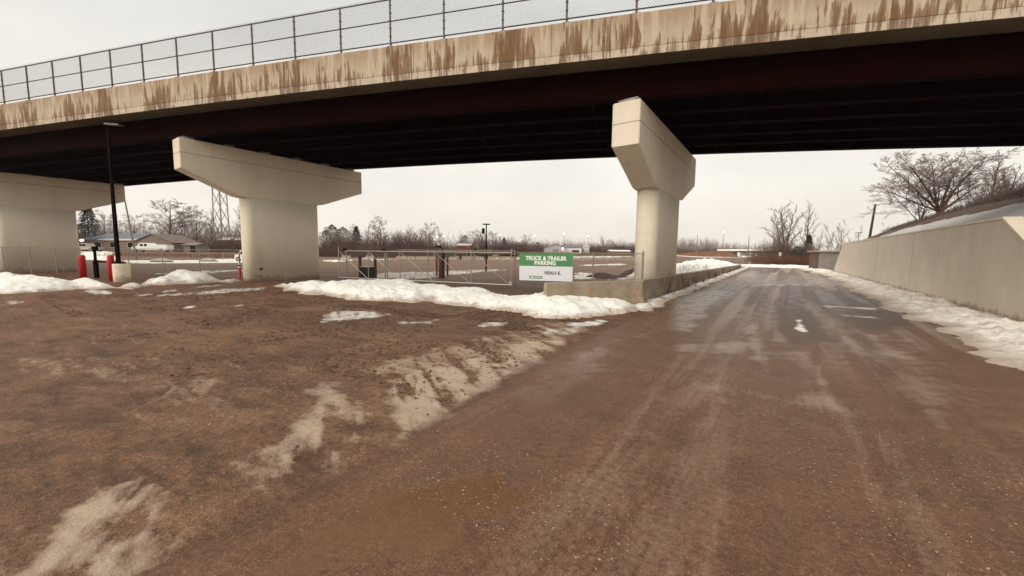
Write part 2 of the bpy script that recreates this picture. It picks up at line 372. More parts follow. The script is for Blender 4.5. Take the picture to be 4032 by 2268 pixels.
pt(DK,.5,.2,[(1550,790),(1640,790),(1500,850),(1300,950),(1110,1065),(1000,1125),(870,1195),(880,1170),(1000,1105),(1280,930),(1420,860)],K)
pt(DK,.35,.3,[(1600,1060),(1720,1050),(1800,1110),(1700,1130)],K)
pt(DK,.8,.03,[(1310,1130),(1370,1150),(1385,1156),(1320,1142)],K)
pt(DK,.5,.08,[(2130,1050),(2190,1100),(2260,1180),(2330,1245),(2300,1240),(2230,1180),(2150,1090)],K)
pt(DK,.7,3,[(900,1050),(2250,1110),(2250,1180),(1300,1120)])
# ---------------- ground grid: polar rings round the viewpoint's ground point, fine near, coarse far
az=np.concatenate([np.arange(-180,-72,3.),np.arange(-72,64,.21),np.arange(64,180,3.)])
r=[.02]
while r[-1]<700:
    q=r[-1]; r.append(q+ (max(.011 if q>.6 else .06,min((q*q+3.6)/1.9*.0023,q*.05 if q>60 else 9))))
r=np.array(r)
A,R=np.meshgrid(np.radians(az),r)
ang=A-_y*0
# azimuth measured clockwise from the camera heading
X=R*(FX*np.cos(A)+RX*np.sin(A)); Y=R*(FY*np.cos(A)+RY*np.sin(A))
h,onroad=rough_h(X,Y)
onroad=np.where((Y>76)|(Y<-8),0,onroad)
ch=np.zeros(X.shape+(4,),np.float32)
wob=fbm(X*1.7,Y*1.7,6,77); strk=fbm((X*.82+Y*.57)*1.0,(Y*.82-X*.57)*7.,5,79); wob2=fbm(X*.35,Y*.35,4,78); far=sst(18,60,R)
for c,amt,soft,poly in patches:
    P=np.array(poly); x0,y0=P.min(0)-3*soft-1; x1,y1=P.max(0)+3*soft+1
    m=(X>x0)&(X<x1)&(Y>y0)&(Y<y1)
    if not m.any(): continue
    sz=min(np.ptp(P[:,0]),np.ptp(P[:,1]))
    d=sdist(X[m],Y[m],P)+(wob[m]*max(soft*3.2,.45*min(1,sz*.5))+strk[m]*max(soft*2.5,.3*min(1,sz*.5))+wob2[m]*soft*2*far[m])
    v=amt*sst(-soft,soft*1.2,d)
    ch[m,c]=np.maximum(ch[m,c],v)
ts=fbm((X*.86-Y*.51)*.9,(X*.51+Y*.86)*8.5,4,401); ts2=fbm(X*5.5,Y*5.5,4,402); tr0=fbm(X*4.2+.1*Y,Y*.45,4,403)
mod=np.clip(.80+4.2*ts+2.0*ts2,.0,1.35)*(1-onroad)+onroad*np.clip(.8+1.6*tr0+1.2*ts2+1.2*wob,.0,1.2)
ch[...,IC]*=mod*(1-far)+far
ch[...,SN]*=np.clip(.92+1.3*ts+.8*ts2,.3,1.1)*(1-far)+far*np.clip(.95+1.5*ts,.5,1.05)
edge_=np.exp(-((X-road_l(Y)+.10*wob-.05)/.10)**2)*(Y>.5)*(Y<14); ch[...,DK]=np.maximum(ch[...,DK],.5*edge_)
lowf=sst(.008,-.025,h-.022)*(1-onroad)*(1-far); ch[...,DK]=np.maximum(ch[...,DK],lowf*.75)  # hollows darkened in the colour, standing in for weak relief shading
# general longitudinal traffic streaks on the road; far pale ones paint in sky reflections
xs=(X+.25*fbm(X*.02,Y*.08,2,5)); tr=fbm(xs*2.3,Y*.045,4,91)
farroad=sst(8,22,Y)
ch[...,IC]=np.maximum(ch[...,IC],onroad*(.16+.85*farroad)*sst(-.04,.16,tr)*.95)
ch[...,WT]=np.maximum(ch[...,WT],onroad*(.15+.35*farroad*sst(.02,-.12,tr)))
ch[...,DK]=np.maximum(ch[...,DK],onroad*(.15+.75*farroad)*sst(.0,-.12,tr))
ch[...,WT]=np.maximum(ch[...,WT],(1-onroad)*.35*sst(.0,.25,wob2)*(1-far))
ch[...,IC]*=1-.85*ch[...,DK]*onroad
ch[...,SN]*=1; 
h=h*(1-.8*ch[...,WT])+.03*ch[...,SN]*(1-onroad)+.014*np.minimum(ch[...,IC],.7)*(1-onroad)
Z=terr(X,Y)+h+.004*onroad
V=np.stack([X,Y,Z],-1).reshape(-1,3)
nr,na=X.shape
i=np.arange(nr-1)[:,None]*na+np.arange(na)[None,:]; j=np.arange(nr-1)[:,None]*na+(np.arange(na)[None,:]+1)%na
F=np.stack([i,j,j+na,i+na],-1).reshape(-1,4)
fr=onroad.reshape(-1)[F].mean(1)>.5
def sub(F): 
    u,inv=np.unique(F,return_inverse=True); return u,inv.reshape(F.shape)
def groundmat(name,road):
    t=NT(name); at_=t.n('ShaderNodeAttribute',attribute_name='gm'); sp=t.n('ShaderNodeSeparateColor'); t.l(at_.outputs['Color'],sp.inputs[0])
    sn,ic,wt,dk=sp.outputs[0],sp.outputs[1],sp.outputs[2],at_.outputs['Alpha']
    o=t.coord(); big=t.noise(.35,6,.6,o); med=t.noise(2.2,7,.65,o,.3); fine=t.noise(17,6,.7,o); peb=t.noise(70,3,.6,o)
    vor=t.n('ShaderNodeTexVoronoi'); vor.inputs['Scale'].default_value=38 if road else 24; t.l(o,vor.inputs['Vector'])
    if road: c0,c1=(.090,.040,.019),(.155,.077,.040)
    else:    c0,c1=(.088,.041,.020),(.225,.120,.066)
    mpn=t.n('ShaderNodeMapping'); mpn.inputs['Rotation'].default_value=(0,0,-.6 if not road else 0); mpn.inputs['Scale'].default_value=(.5,2.6,1) if not road else (2.2,.16,1); t.l(o,mpn.inputs[0])
    ani=t.noise(1.6,7,.68,mpn.outputs[0],.6)
    m=t.math('ADD',t.math('ADD',t.math('MULTIPLY',med,.4),t.math('MULTIPLY',big,.25)),t.math('MULTIPLY',ani,.35))
    col=t.ramp(m,[(.38,c0),(.5,tuple((p+q)/2 for p,q in zip(c0,c1))),(.62,c1)])
    if not road: col=t.mix(t.ramp(ani,[(.36,.42),(.46,0)]),col,(.07,.038,.022)); col=t.mix(t.ramp(ani,[(.58,0),(.70,.45)]),col,(.34,.23,.16))
    # grit: pale and dark pebbles
    mid=t.noise(42,4,.75,o); col=t.mix(.35 if road else .4,col,t.ramp(mid,[(.36,.2),(.64,.8)]),'OVERLAY')
    spk=t.ramp(peb,[(.57,0),(.68,.38 if road else .6)]); col=t.mix(spk,col,(.36,.26,.19))
    col=t.mix(t.ramp(peb,[(.32,.45 if road else .7),(.43,0)]),col,(.045,.022,.014))
    col=t.mix(.4 if road else .5,col,t.ramp(fine,[(.3,.1),(.7,.9)]),'OVERLAY')
    col=t.mix(t.math('MULTIPLY',dk,.72),col,(.052,.026,.015))
    # packed ice / dried salt crust; on the far road also painted sheen
    icn=t.math('ADD',ic,t.math('MULTIPLY',t.math('SUBTRACT',t.math('ADD',t.math('MULTIPLY',ani,.55),t.math('ADD',t.math('MULTIPLY',med,.2),t.math('MULTIPLY',fine,.25))),.5),3.0 if not road else 1.6))
    icf=t.ramp(icn,[(.10,0),(.62,.45),(1.,.72)]); icf=t.math('MULTIPLY',icf,t.ramp(ic,[(.02,0),(.14,1)]))
    col=t.mix(icf,col,(.50,.385,.285) if not road else (.38,.295,.235))
    snn=t.math('ADD',sn,t.math('MULTIPLY',t.math('SUBTRACT',t.math('ADD',t.math('MULTIPLY',med,.5),t.math('MULTIPLY',fine,.5)),.5),1.1))
    snf=t.ramp(snn,[(.28,0),(.6,.55),(.9,.97)]); snf=t.math('MULTIPLY',snf,t.ramp(sn,[(.05,0),(.2,1)]))
    col=t.mix(snf,col,(.80,.76,.69))
    wf=t.math('MULTIPLY',wt,t.ramp(t.math('ADD',wt,t.math('MULTIPLY',t.math('SUBTRACT',med,.5),1.2)),[(.35,0),(.6,1)]))
    wf=t.math('MULTIPLY',wf,t.math('SUBTRACT',1,snf),True)
    col=t.mix(t.math('MULTIPLY',wf,.6),col,(.135,.066,.028))
    t.base(col); base=.44 if road else .68
    t.rough(t.math('ADD',base,t.math('MULTIPLY',wf,-(base-(.16 if road else .2))),True)); t.b.inputs['Specular IOR Level'].default_value=.42
    t.b.inputs['IOR'].default_value=1.33
    hh=t.math('ADD',t.math('MULTIPLY',fine,.6),t.math('ADD',t.math('MULTIPLY',peb,.35),t.math('MULTIPLY',med,.5)))
    t.bump(hh,.012 if road else .032,t.math('SUBTRACT',1,t.math('MULTIPLY',wf,.93)))
    return t.m
ga=ch.reshape(-1,4)
for nm,F_,mt in (('ground',F[~fr],groundmat('muddy_ground',False)),('road',F[fr],groundmat('wet_muddy_asphalt',True))):
    u,f=sub(F_); o=npmesh(nm,V[u],f,mt,attrs={'gm':ga[u]}); tag(o,kind='structure')
# ================================================================ snow banks
def bank(name,poly,hmax,edge,label=None,seed=1,res=.06,mat='snow',lump=.5,kind='stuff',thw=1.):
    P=np.array(poly); x0,y0=P.min(0)-.6; x1,y1=P.max(0)+.6
    xs=np.arange(x0,x1,res); ys=np.arange(y0,y1,res); gx,gy=np.meshgrid(xs,ys)
    d=sdist(gx,gy,P)+ 1.1*fbm(gx*.9,gy*.9,6,seed)*min(1,edge*1.4)+.25*fbm(gx*4,gy*4,4,seed+3)
    dp_=np.maximum(d,0); hh=hmax*(1-np.exp(-(dp_/edge*1.15)**1.35))*(1+lump*1.6*fbm(gx*.8,gy*.8,3,seed+9))+lump*(.17*(.22-np.abs(fbm(gx*1.7,gy*1.7,4,seed+5)*2))+.16*fbm(gx*5,gy*5,3,seed+6))*sst(0,edge,d)+.05*fbm(gx*9,gy*9,3,seed+7)*sst(0,.3,d)
    base,_=rough_h(gx,gy)
    z=terr(gx,gy)+base+np.where(d>0,hh+.012,d*.6)
    ny,nx=gx.shape; i=(np.arange(ny-1)[:,None]*nx+np.arange(nx-1)[None,:]); F=np.stack([i,i+1,i+nx+1,i+nx],-1).reshape(-1,4)
    k=(d.reshape(-1)[F]>-.12).any(1); F=F[k]; u,f=sub(F)
    V=np.stack([gx,gy,z],-1).reshape(-1,3)[u]
    th=np.clip(d.reshape(-1)[u]/thw,0,1); o=npmesh(name,V,f,M[mat],attrs={'th':np.repeat(th[:,None],4,1)}); tag(o,kind=kind,label=label); return o
def wpoly(front,back,zb,push=.7,s=K):
    f=[onz(x*s,y*s)[:2] for x,y in front]; b=[]
    for x,y in back:
        p=onz(x*s,y*s,zb)[:2]; b.append(p+p/np.linalg.norm(p)*push)
    return [tuple(p) for p in f]+[tuple(p) for p in b][::-1]
bank('snow_bank',wpoly([(697,720),(740,738),(820,747),(880,757),(940,758),(1000,759),(1040,764),(1080,758),(1110,765),(1180,773),(1240,779),(1300,793),(1380,801),(1450,806),(1530,800),(1590,784),(1650,760),(1690,748)],[(860,706),(920,702),(1000,702),(1060,705),(1130,716),(1150,718),(1230,722),(1290,735),(1320,730),(1420,730),(1480,744),(1600,750),(1650,746),(1690,738)],.44,.7),.42,.75,'long ragged white snow bank in front of the gate, the sign and the concrete barrier',3,.055)
bank('snow_bank',wpoly([(-60,742),(60,738),(200,729),(260,728),(350,721),(420,718),(500,715),(598,706)],[(-60,688),(60,688),(150,696),(200,704),(250,702),(330,709),(370,697),(420,685),(500,683),(578,697)],.5,2.2),.55,.85,'long low snow bank running past the red bollards between the left and middle piers',36,.08)
# road verges
yl=np.arange(13,78,2.)
bank('snow_verge',[(float(road_l(y))-.15,y) for y in yl]+[(-4.6,78),(-4.5,40),(-4.35,13)],.2,.6,'snow strip between road and low concrete wall',61,.09)
yr=np.arange(5,70,2.5)
bank('snow_verge',[(float(road_r(y))+.1+.15*math.sin(y*.9),y) for y in yr]+[(5.3,69),(5.35,50),(5.9,18),(6.3,5)],.2,1.0,'dirty snow strip along the foot of the retaining wall',72,.09,'dirtysnow',1.1,'stuff',1.7)
bank('snow_verge',[(-16,71),(-6,69.5),(0,70.5),(3,69),(8,64),(12,66),(9,78),(-4,80),(-16,78)],.3,1.2,'snow ridge across the far end of the road',83,.2,'snow')
bank('snow_pile',[(-5.2,17),(-5.0,30),(-5.4,66),(-9,80),(-14,74),(-11,50),(-8,33),(-6.3,22)],.85,1.1,'lumpy snow piled behind the low concrete wall',94,.11,'snow',.8)
bank('snow_pile',wpoly([(2470,1100),(2515,1102)],[(2475,1075),(2515,1072)],.3,1.5,1),.45,.5,'snow chunk beside the dark dirt pile',97,.1)
M['soil']=simple('dark_soil',(.06,.03,.02),.95,0,.4,5,.05)
bank('dirt_pile',wpoly([(2300,1092),(2400,1092),(2515,1090)],[(2420,1062),(2470,1040),(2515,1033)],.9,3,1),1.25,1.8,'dark soil heap behind the fence',98,.15,'soil',.4)
# ================================================================ bridge
TH=math.atan(.347); P0=np.array([-4.55,14.48,0])
SG=.0182; KZ=-.66e-3; KH=-.567e-3
bridge=empty('road_bridge',tuple(P0),TH,'long highway overpass with stained concrete parapet over dark steel girders','bridge')
def bp(s,n,z): return (s,n+KH*s*s,z-SG*s+KZ*s*s)
SS=np.arange(-80,42.01,1.0)
def sweep(name,prof,mat,uvv=False,parent=bridge,SS=SS):
    V=[bp(s,n,z) for s in SS for n,z in prof]; m=len(prof)
    F=[(k*m+i,k*m+(i+1)%m,(k+1)*m+(i+1)%m,(k+1)*m+i) for k in range(len(SS)-1) for i in range(m)]
    mb=MB(); mb.v=V; mb.f=F+[tuple(range(m))[::-1],tuple((len(SS)-1)*m+i for i in range(m))]
    o=mb.build(name,mat,parent)
    if uvv:
        uv=o.data.uv_layers.new(name='UVMap'); z0=min(z for n,z in prof)
        for l in o.data.loops:
            k,i=divmod(l.vertex_index,m); uv.data[l.index].uv=(SS[k],prof[i][1]-z0)
    return o
ZG,ZS,ZD,ZT,ZR=7.62,8.725,8.99,10.12,11.98
NE,NF=-.55,10.25
sweep('parapet',[(NE,ZD+.003),(NE,ZT-.03),(NE+.03,ZT),(NE+.27,ZT),(NE+.32,ZD+.003)],M['parapet'],True)
sweep('parapet',[(NF,ZD+.003),(NF,ZT),(NF-.27,ZT),(NF-.32,ZD+.003)],M['parapet'],True)
sweep('slab_edge',[(NE+.012,ZS),(NE+.012,ZD),(NE+.04,ZD),(NE+.04,ZS)],M['slabedge'],True)
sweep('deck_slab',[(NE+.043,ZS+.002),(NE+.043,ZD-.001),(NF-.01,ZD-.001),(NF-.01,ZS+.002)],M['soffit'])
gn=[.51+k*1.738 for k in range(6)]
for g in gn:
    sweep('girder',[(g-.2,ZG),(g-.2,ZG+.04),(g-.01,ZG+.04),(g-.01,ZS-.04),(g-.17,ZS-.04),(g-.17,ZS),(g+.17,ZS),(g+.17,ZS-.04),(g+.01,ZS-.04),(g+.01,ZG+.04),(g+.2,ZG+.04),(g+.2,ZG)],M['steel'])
for s in np.arange(-75,40,6.1):
    for a,b in zip(gn,gn[1:]):
        mb=MB(); q=lambda n,z:bp(s,n,z)
        mb.tube([q(a+.03,ZG+.1),q(b-.03,ZS-.15)],.04,4); mb.tube([q(a+.03,ZS-.15),q(b-.03,ZG+.1)],.04,4); mb.tube([q(a+.03,ZG+.12),q(b-.03,ZG+.12)],.04,4)
        mb.build('cross_brace',M['steel'],bridge)
# joints cut into the parapet face: thin dark grooves every 5.5 m
for s in np.arange(-76,40,5.6):
    mb=MB(); mb.add([bp(s-.008,NE-.003,ZD),bp(s+.008,NE-.003,ZD),bp(s+.008,NE-.003,ZT-.03),bp(s-.008,NE-.003,ZT-.03),bp(s-.008,NE+.02,ZD),bp(s+.008,NE+.02,ZD),bp(s+.008,NE+.02,ZT-.03),bp(s-.008,NE+.02,ZT-.03)],[(0,1,2,3),(4,7,6,5),(0,4,5,1),(1,5,6,2),(2,6,7,3),(3,7,4,0)]); mb.build('parapet_joint',M['soffit'],bridge)
# guard fence on the parapet
fence=empty('guard_fence',tuple(P0),TH,'tall dark chain link guard fence on top of the bridge parapet','fence')
fs=[-34.68,-32.6,-30.51,-28.35,-26.15,-23.92,-21.64,-19.37,-17.04,-14.7,-12.32,-9.92,-7.53,-5.1,-2.68,-.27,2.14,4.55,6.96,9.4,11.8,14.2]
fs=[-34.68-2.05*k for k in range(1,12)][::-1]+fs
fn=NE+.13
for s in fs:
    mb=MB(); mb.tube([bp(s,fn,ZT),bp(s,fn,ZR+.03)],.036,8); b=bp(s,fn,ZT+.01); mb.box(b[0]-.13,b[0]+.13,b[1]-.08,b[1]+.08,b[2]-.02,b[2]+.02)
    for dz in (.15,.45,.75,1.05,1.35,1.65): 
        c=bp(s,fn,ZT+dz); mb.box(c[0]-.05,c[0]+.05,c[1]-.042,c[1]+.042,c[2]-.012,c[2]+.012)
    mb.build('post',M['galvdark'],fence)
sf=np.arange(-57,14.3,.6)
for z,rr in ((ZR,.026),(ZT+1.02,.022),(ZT+.17,.024)):
    MB().tube([bp(s,fn,z) for s in sf],rr,6).build('rail',M['galvdark'],fence)
def chainlink(name,pa,pb,z0f,z1f,sp,rw,mat,parent,nf=None):
    """crossing wires as thin three-sided prisms between two ends; z0f,z1f bottom/top height at fraction"""
    pa=np.array(pa,float); pb=np.array(pb,float); Ln=np.linalg.norm(pb-pa); dr=(pb-pa)/Ln; nrm=np.array([-dr[1],dr[0]])
    V=[];F=[]
    Hh=z1f-z0f
    for sg in (1,-1):
        for c in np.arange(-Hh,Ln+Hh,sp*1.4142):
            a0,b0=(c,c+sg*Hh)
            # clip to [0,Ln]
            t0,t1=0.,1.
            lo,hi=min(a0,b0),max(a0,b0)
            if hi<0 or lo>Ln: continue
            def tf(v): return (v-a0)/(b0-a0)
            ts=sorted([tf(0),tf(Ln)]); t0=max(0,ts[0]); t1=min(1,ts[1])
            if t1<=t0: continue
            segs=[]
            for t in (t0,t1):
                u=a0+(b0-a0)*t; p=pa+dr*u; segs.append(np.array([p[0],p[1],z0f+Hh*t]))
            d=segs[1]-segs[0]; d/=np.linalg.norm(d); e1=np.array([nrm[0],nrm[1],0]); e2=np.cross(d,e1)
            b=len(V)
            for p in segs:
                for k in range(3):
                    an=2.094*k; V.append(p+rw*(math.cos(an)*e1+math.sin(an)*e2))
            for k in range(3): F.append((b+k,b+(k+1)%3,b+3+(k+1)%3,b+3+k))
    return V,F
allV=[];allF=[]
for a,b in zip(fs,fs[1:]):
    pa=bp(a,fn-.04,0);pb=bp(b,fn-.04,0)
    v,f=chainlink('',pa[:2],pb[:2],0,1.78,.075,.0036,None,None)
    o=len(allV); 
    for p in v:
        s=p[0]; allV.append((p[0],p[1],p[2]+bp(s,fn,ZT+.15)[2]))
    allF+=[tuple(o+i for i in q) for q in f]
npmesh('wire_mesh',allV,allF,M['wiredark'],fence,False)
# ================================================================ piers
def pier(x,y0,zt,sc,label,bearings=True):
    Lc,d,D,yn,yf=[v*sc for v in (10.885,1.594,2.739,2.878,7.569)]; T=1.05*max(sc,.9)
    p=empty('bridge_pier',(x-T/2,y0,0),0,label,'bridge pier','hammerhead bridge piers')
    c=.035; zt0=zt
    sec=[(0,zt-d),(yn-.28*sc,zt-D-.0),(yn+.1,zt-D-.05),(yf-.1,zt-D-.05),(yf+.28*sc,zt-D),(Lc,zt-d),(Lc,zt-c),(Lc-c,zt),(c,zt),(0,zt-c)]
    # cap: profile swept in thickness with a small chamfer at both faces
    def inset(k): return [(u+(k if u<Lc/2 else -k),v+(k if v<zt-d/2 else -k)) for u,v in sec]
    mb=MB(); r=[]
    for t,k in ((-T/2,c),(-T/2+c,0),(T/2-c,0),(T/2,c)): r.append([(t,u,v) for u,v in inset(k)])
    mb.loft(r); mb.build('pier_cap',M['pier'],p)
    # rustication line round the cap
    zl=zt-d*.49; mb=MB(); g=.004
    mb.box(-T/2-g,T/2+g,-g,Lc+g,zl-.012,zl+.012); mb.build('cap_joint',M['jointline'],p)
    R=T/2*.96; ring=[]
    for k in range(13): a=math.pi+math.pi*k/12; ring.append((R*math.cos(a),yn+R+R*math.sin(a)))
    for k in range(13): a=math.pi*k/12; ring.append((R*math.cos(a),yf-R+R*math.sin(a)))
    mb=MB(); mb.prism(ring,'z',-.4,zt-D+.0); mb.build('column',M['pier'],p,True)
    for o in p.children:
        if o.name.startswith('column'):
            for pl in o.data.polygons: pl.use_smooth=abs(pl.normal.z)<.5
    # bearings under each girder
    for g in gn:
        # girder line in world: P0 + s*d + n*nn ; solve for x
        dx,dy=math.cos(TH),math.sin(TH)
        s=(x-T/2-P0[0]+g*dy)/dx
        n_=g+KH*s*s; s=(x-T/2-P0[0]+n_*dy)/dx
        wy=P0[1]+s*dy+n_*dx; zb=ZG-SG*s+KZ*s*s
        ly=wy-y0
        if ly<.25 or ly>Lc-.25: ly=min(max(ly,.3),Lc-.3)
        mb=MB(); mb.box(-.28,.28,ly-.26,ly+.26,zt+.001,zt+max(.03,(zb-zt)*.55)); mb.box(-.38,.38,ly-.22,ly+.22,zt+max(.03,(zb-zt)*.55)+.002,max(zb-.002,zt+.06))
        mb.build('bearing',M['bearing'],p)
    return p
M['jointline']=simple('joint_mortar',(.27,.22,.155),.9,0,.1,5)  # darker tone of the cap and wall joint strips
M['bearing']=simple('bearing_pad_grey',(.30,.26,.25),.6,.2,.1,5)
pier(-4.55,14.48,7.50,1.0,'right pier beside the road, its column standing behind the low wall')
pm=pier(-25.57,6.8,7.58,.96,'middle pier standing alone between the light pole and the gate')
pier(-45.6,-.92,7.15,.85,'left pier cut by the left edge of the photo')
MB().box(-.56,-.54,-.06,.06,1.12,1.28)
mb=MB(); mb.box(.495,.535,3.45,3.57,.68,.8); mb.build('junction_box',M['black'],pm)
# ================================================================ retaining wall + embankment
wl=empty('retaining_wall',(5.73,17.4,0),math.atan2(.75,42.)*1.0,'long beige concrete retaining wall along the right side of the road','wall')
# wall local: y along, face at x=0
prof=[(-3.2,-.3),(-3.2,.25),(.3,2.3),(1.9,3.12),(36.,3.16),(42.5,-.3)]
mb=MB(); mb.loft([[(0,u,v) for u,v in prof],[(.03,u,v) for u,v in prof],[(.35,u,v) for u,v in prof]]); mb.build('wall_face',M['wall'],wl)
for y in (11.2,19.6):
    mb=MB(); mb.box(-.004,.02,y-.008,y+.008,0,3.12); mb.build('wall_joint',M['jointline'],wl)
mb=MB(); mb.add([(-.02,.28,2.31),(-.02,1.89,3.13),(-.02,36,3.17),(.4,36,3.17),(.4,1.89,3.13),(.4,.28,2.31),(-.02,.30,2.38),(-.02,1.86,3.20),(-.02,36,3.24),(.4,36,3.24),(.4,1.86,3.20),(.4,.30,2.38)],
 [(0,1,7,6),(1,2,8,7),(2,3,9,8),(3,4,10,9),(4,5,11,10),(5,0,6,11),(6,7,10,11),(7,8,9,10),(0,5,4,1),(1,4,3,2)]); mb.build('coping',M['pier'],wl)
def wallx(y): return 5.73-.75/42*(y-17.4)+.33
gx=np.concatenate([np.arange(5.2,16,.22),np.arange(16,70,1.5)]); gy=np.concatenate([np.arange(8,66,.35),np.arange(66,130,3)]); X2,Y2=np.meshgrid(gx,gy)
dd=X2-wallx(Y2)
top=3.05+.5*np.maximum(dd,0)
cap=np.interp(Y2,[8,22,30,38,46,54,62,80],[7.6,7.6,6.9,6.1,5.3,4.3,3.0,1.2])
top=np.minimum(top,cap+.03*dd)
wtop=np.interp(Y2,[8,14.,17.6,19.4,53,59.6,66],[-.2,.1,2.15,3.0,3.0,0,-.2])
z=np.minimum(top,wtop+.5*np.maximum(dd,0)+0)+.10*fbm(X2*1.3,Y2*1.3,4,3)*sst(.1,1,dd)
z=np.maximum(z,-.3)
Xs=np.maximum(X2,wallx(Y2)-.12)
ny,nx=X2.shape; i=(np.arange(ny-1)[:,None]*nx+np.arange(nx-1)[None,:]); F=np.stack([i,i+1,i+nx+1,i+nx],-1).reshape(-1,4)
t=NT('embankment_cover'); o_=t.coord(); sp=t.n('ShaderNodeSeparateXYZ'); t.l(o_,sp.inputs[0])
big=t.noise(.5,6,.65,o_,.5); fi=t.noise(9,5,.7,o_)
zz=t.math('ADD',t.math('MULTIPLY',sp.outputs[2],.16),t.math('MULTIPLY',t.math('SUBTRACT',big,.5),.55))
at_=t.n('ShaderNodeAttribute',attribute_name='veg'); f=t.math('ADD',at_.outputs['Fac'],t.math('MULTIPLY',t.math('SUBTRACT',big,.5),2.4))
col=t.mix(t.ramp(f,[(.42,0),(.56,1)]),t.ramp(fi,[(.3,(.40,.36,.33)),(.7,(.60,.57,.53))]),t.ramp(fi,[(.3,(.045,.022,.014)),(.7,(.11,.06,.035))]))
t.base(col); t.rough(.9); t.bump(fi,.05)
veg=sst(2.4,3.2,dd+.3*fbm(X2*.5,Y2*.5,3,8)+.02*(Y2-20)*1.0)
veg=np.maximum(veg,sst(38,48,Y2)*.8)
o=npmesh('embankment',np.stack([Xs,Y2,z],-1).reshape(-1,3),F,t.m,attrs={'veg':np.repeat(veg.reshape(-1,1),4,1)}); tag(o,kind='structure')
def embz(x,y):
    d=x-wallx(y); c=np.interp(y,[8,22,30,38,46,54,62,80],[7.6,7.6,6.9,6.1,5.3,4.3,3.0,1.2]); 
    w=np.interp(y,[8,14.,17.6,19.4,53,59.6,66],[-.2,.1,2.15,3.0,3.0,0,-.2])
    return float(max(-.3,min(3.05+.5*max(d,0),c+.03*d,w+.5*max(d,0))))
# ================================================================ gate, fences, sign
v3=lambda a,z:(a[0],a[1],z)
GR=onz(2013,1131)[:2]; GL=onz(1358,1100)[:2]; GL=GR+(GL-GR)/np.linalg.norm(GL-GR)*12.3
gdir=(GR-GL)/12.3; gang=math.atan2(gdir[1],gdir[0])
gate=empty('sliding_gate',(GL[0],GL[1],0),gang,'long silver chain link sliding gate with diagonal braces behind the snow bank','gate')
GH=1.87
MB().tube([(.55,0,GH),(12.3,0,GH)],.032,8).build('top_rail',M['galv'],gate)
MB().tube([(0,0,.12),(12.3,0,.12)],.032,8).build('bottom_rail',M['galv'],gate)
for k in range(6):
    x=12.3*k/5; MB().tube([(x,0,.12),(x,0,GH+(.28 if k==0 else 0) + (.22 if k==5 else 0))],.03 if k in(0,5) else .024,8).build('upright',M['galv'],gate)
    if k<5: MB().tube([(x+.1,-.01,GH-.08),(x+2.46-.12,-.01,.16)],.016,6).build('diagonal_brace',M['galv'],gate)
MB().tube([(9.55,0,.12),(9.55,0,GH)],.024,8).build('upright',M['galv'],gate)
MB().cbox(12.2,12.36,-.06,.06,.1,.34,.01).build('latch',M['galv'],gate)
V,F=chainlink('',(0.02,.03),(12.28,.03),.14,GH-.02,.085,.0024,None,None); npmesh('wire_mesh',V,F,M['wire'],gate,False)
def dist_pt(x,y,z): return onz(x,y,z)
for k,(u,lab) in enumerate(((.42,'galvanised gate support post at the left end of the sliding gate'),(3.6,'thick double galvanised gate post with dark roller, left third of the gate'))):
    q=GL+gdir*u+np.array([-gdir[1],gdir[0]])*.22
    p=empty('gate_post',(q[0],q[1],0),gang,lab,'gate post','posts guiding the sliding gate')
    MB().tube([(0,0,0),(0,0,1.86)],.045 if k==0 else .05,10).build('post',M['galvmid'],p)
    if k: MB().tube([(.13,.05,0),(.13,.05,1.8)],.04,10).build('post',M['galvmid'],p)
    MB().cbox(-.07,.09,-.22,.02,1.88,2.02,.015).build('roller',M['black'],p)
# fence behind the gate and on to the right pier
FE=np.array([-4.83,16.55])
FS=GR+gdir*.05+np.array([-gdir[1],gdir[0]])*.35
fdir=(FE-FS)/np.linalg.norm(FE-FS); flen=np.linalg.norm(FE-FS); fang=math.atan2(fdir[1],fdir[0])
fe=empty('chain_link_fence',(FS[0],FS[1],0),fang,'grey chain link fence between the gate and the right pier, carrying the green sign','fence')
for x in (0,2.45,4.9,flen): MB().tube([(x,0,0),(x,0,1.95 if x<flen else 2.02)],.036,8).build('post',M['galvmid'],fe)
MB().tube([(0,0,1.9),(flen,0,1.9)],.022,8).build('rail',M['galvmid'],fe)
MB().tube([(flen-.01,-.06,.1),(flen-.01,-.06,1.95)],.02,6).build('post',M['galv'],fe)
V,F=chainlink('',(0,-.045),(flen,-.045),.05,1.88,.075,.0024,None,None); npmesh('wire_mesh',V,F,M['wire'],fe,False)
FB=GR+np.array([-gdir[1],gdir[0]])*.5
fb=empty('chain_link_fence',(GL[0]+gdir[0]*6.6-gdir[1]*.5,GL[1]+gdir[1]*6.6+gdir[0]*.5,0),gang,'short chain link fence run standing directly behind the right half of the gate','fence')
for x in (0.0,2.95,5.7): MB().tube([(x,0,0),(x,0,2.0)],.03,8).build('post',M['galvmid'],fb)
MB().tube([(-2.2,0,1.97),(5.72,0,1.97)],.02,8).build('rail',M['galvmid'],fb)
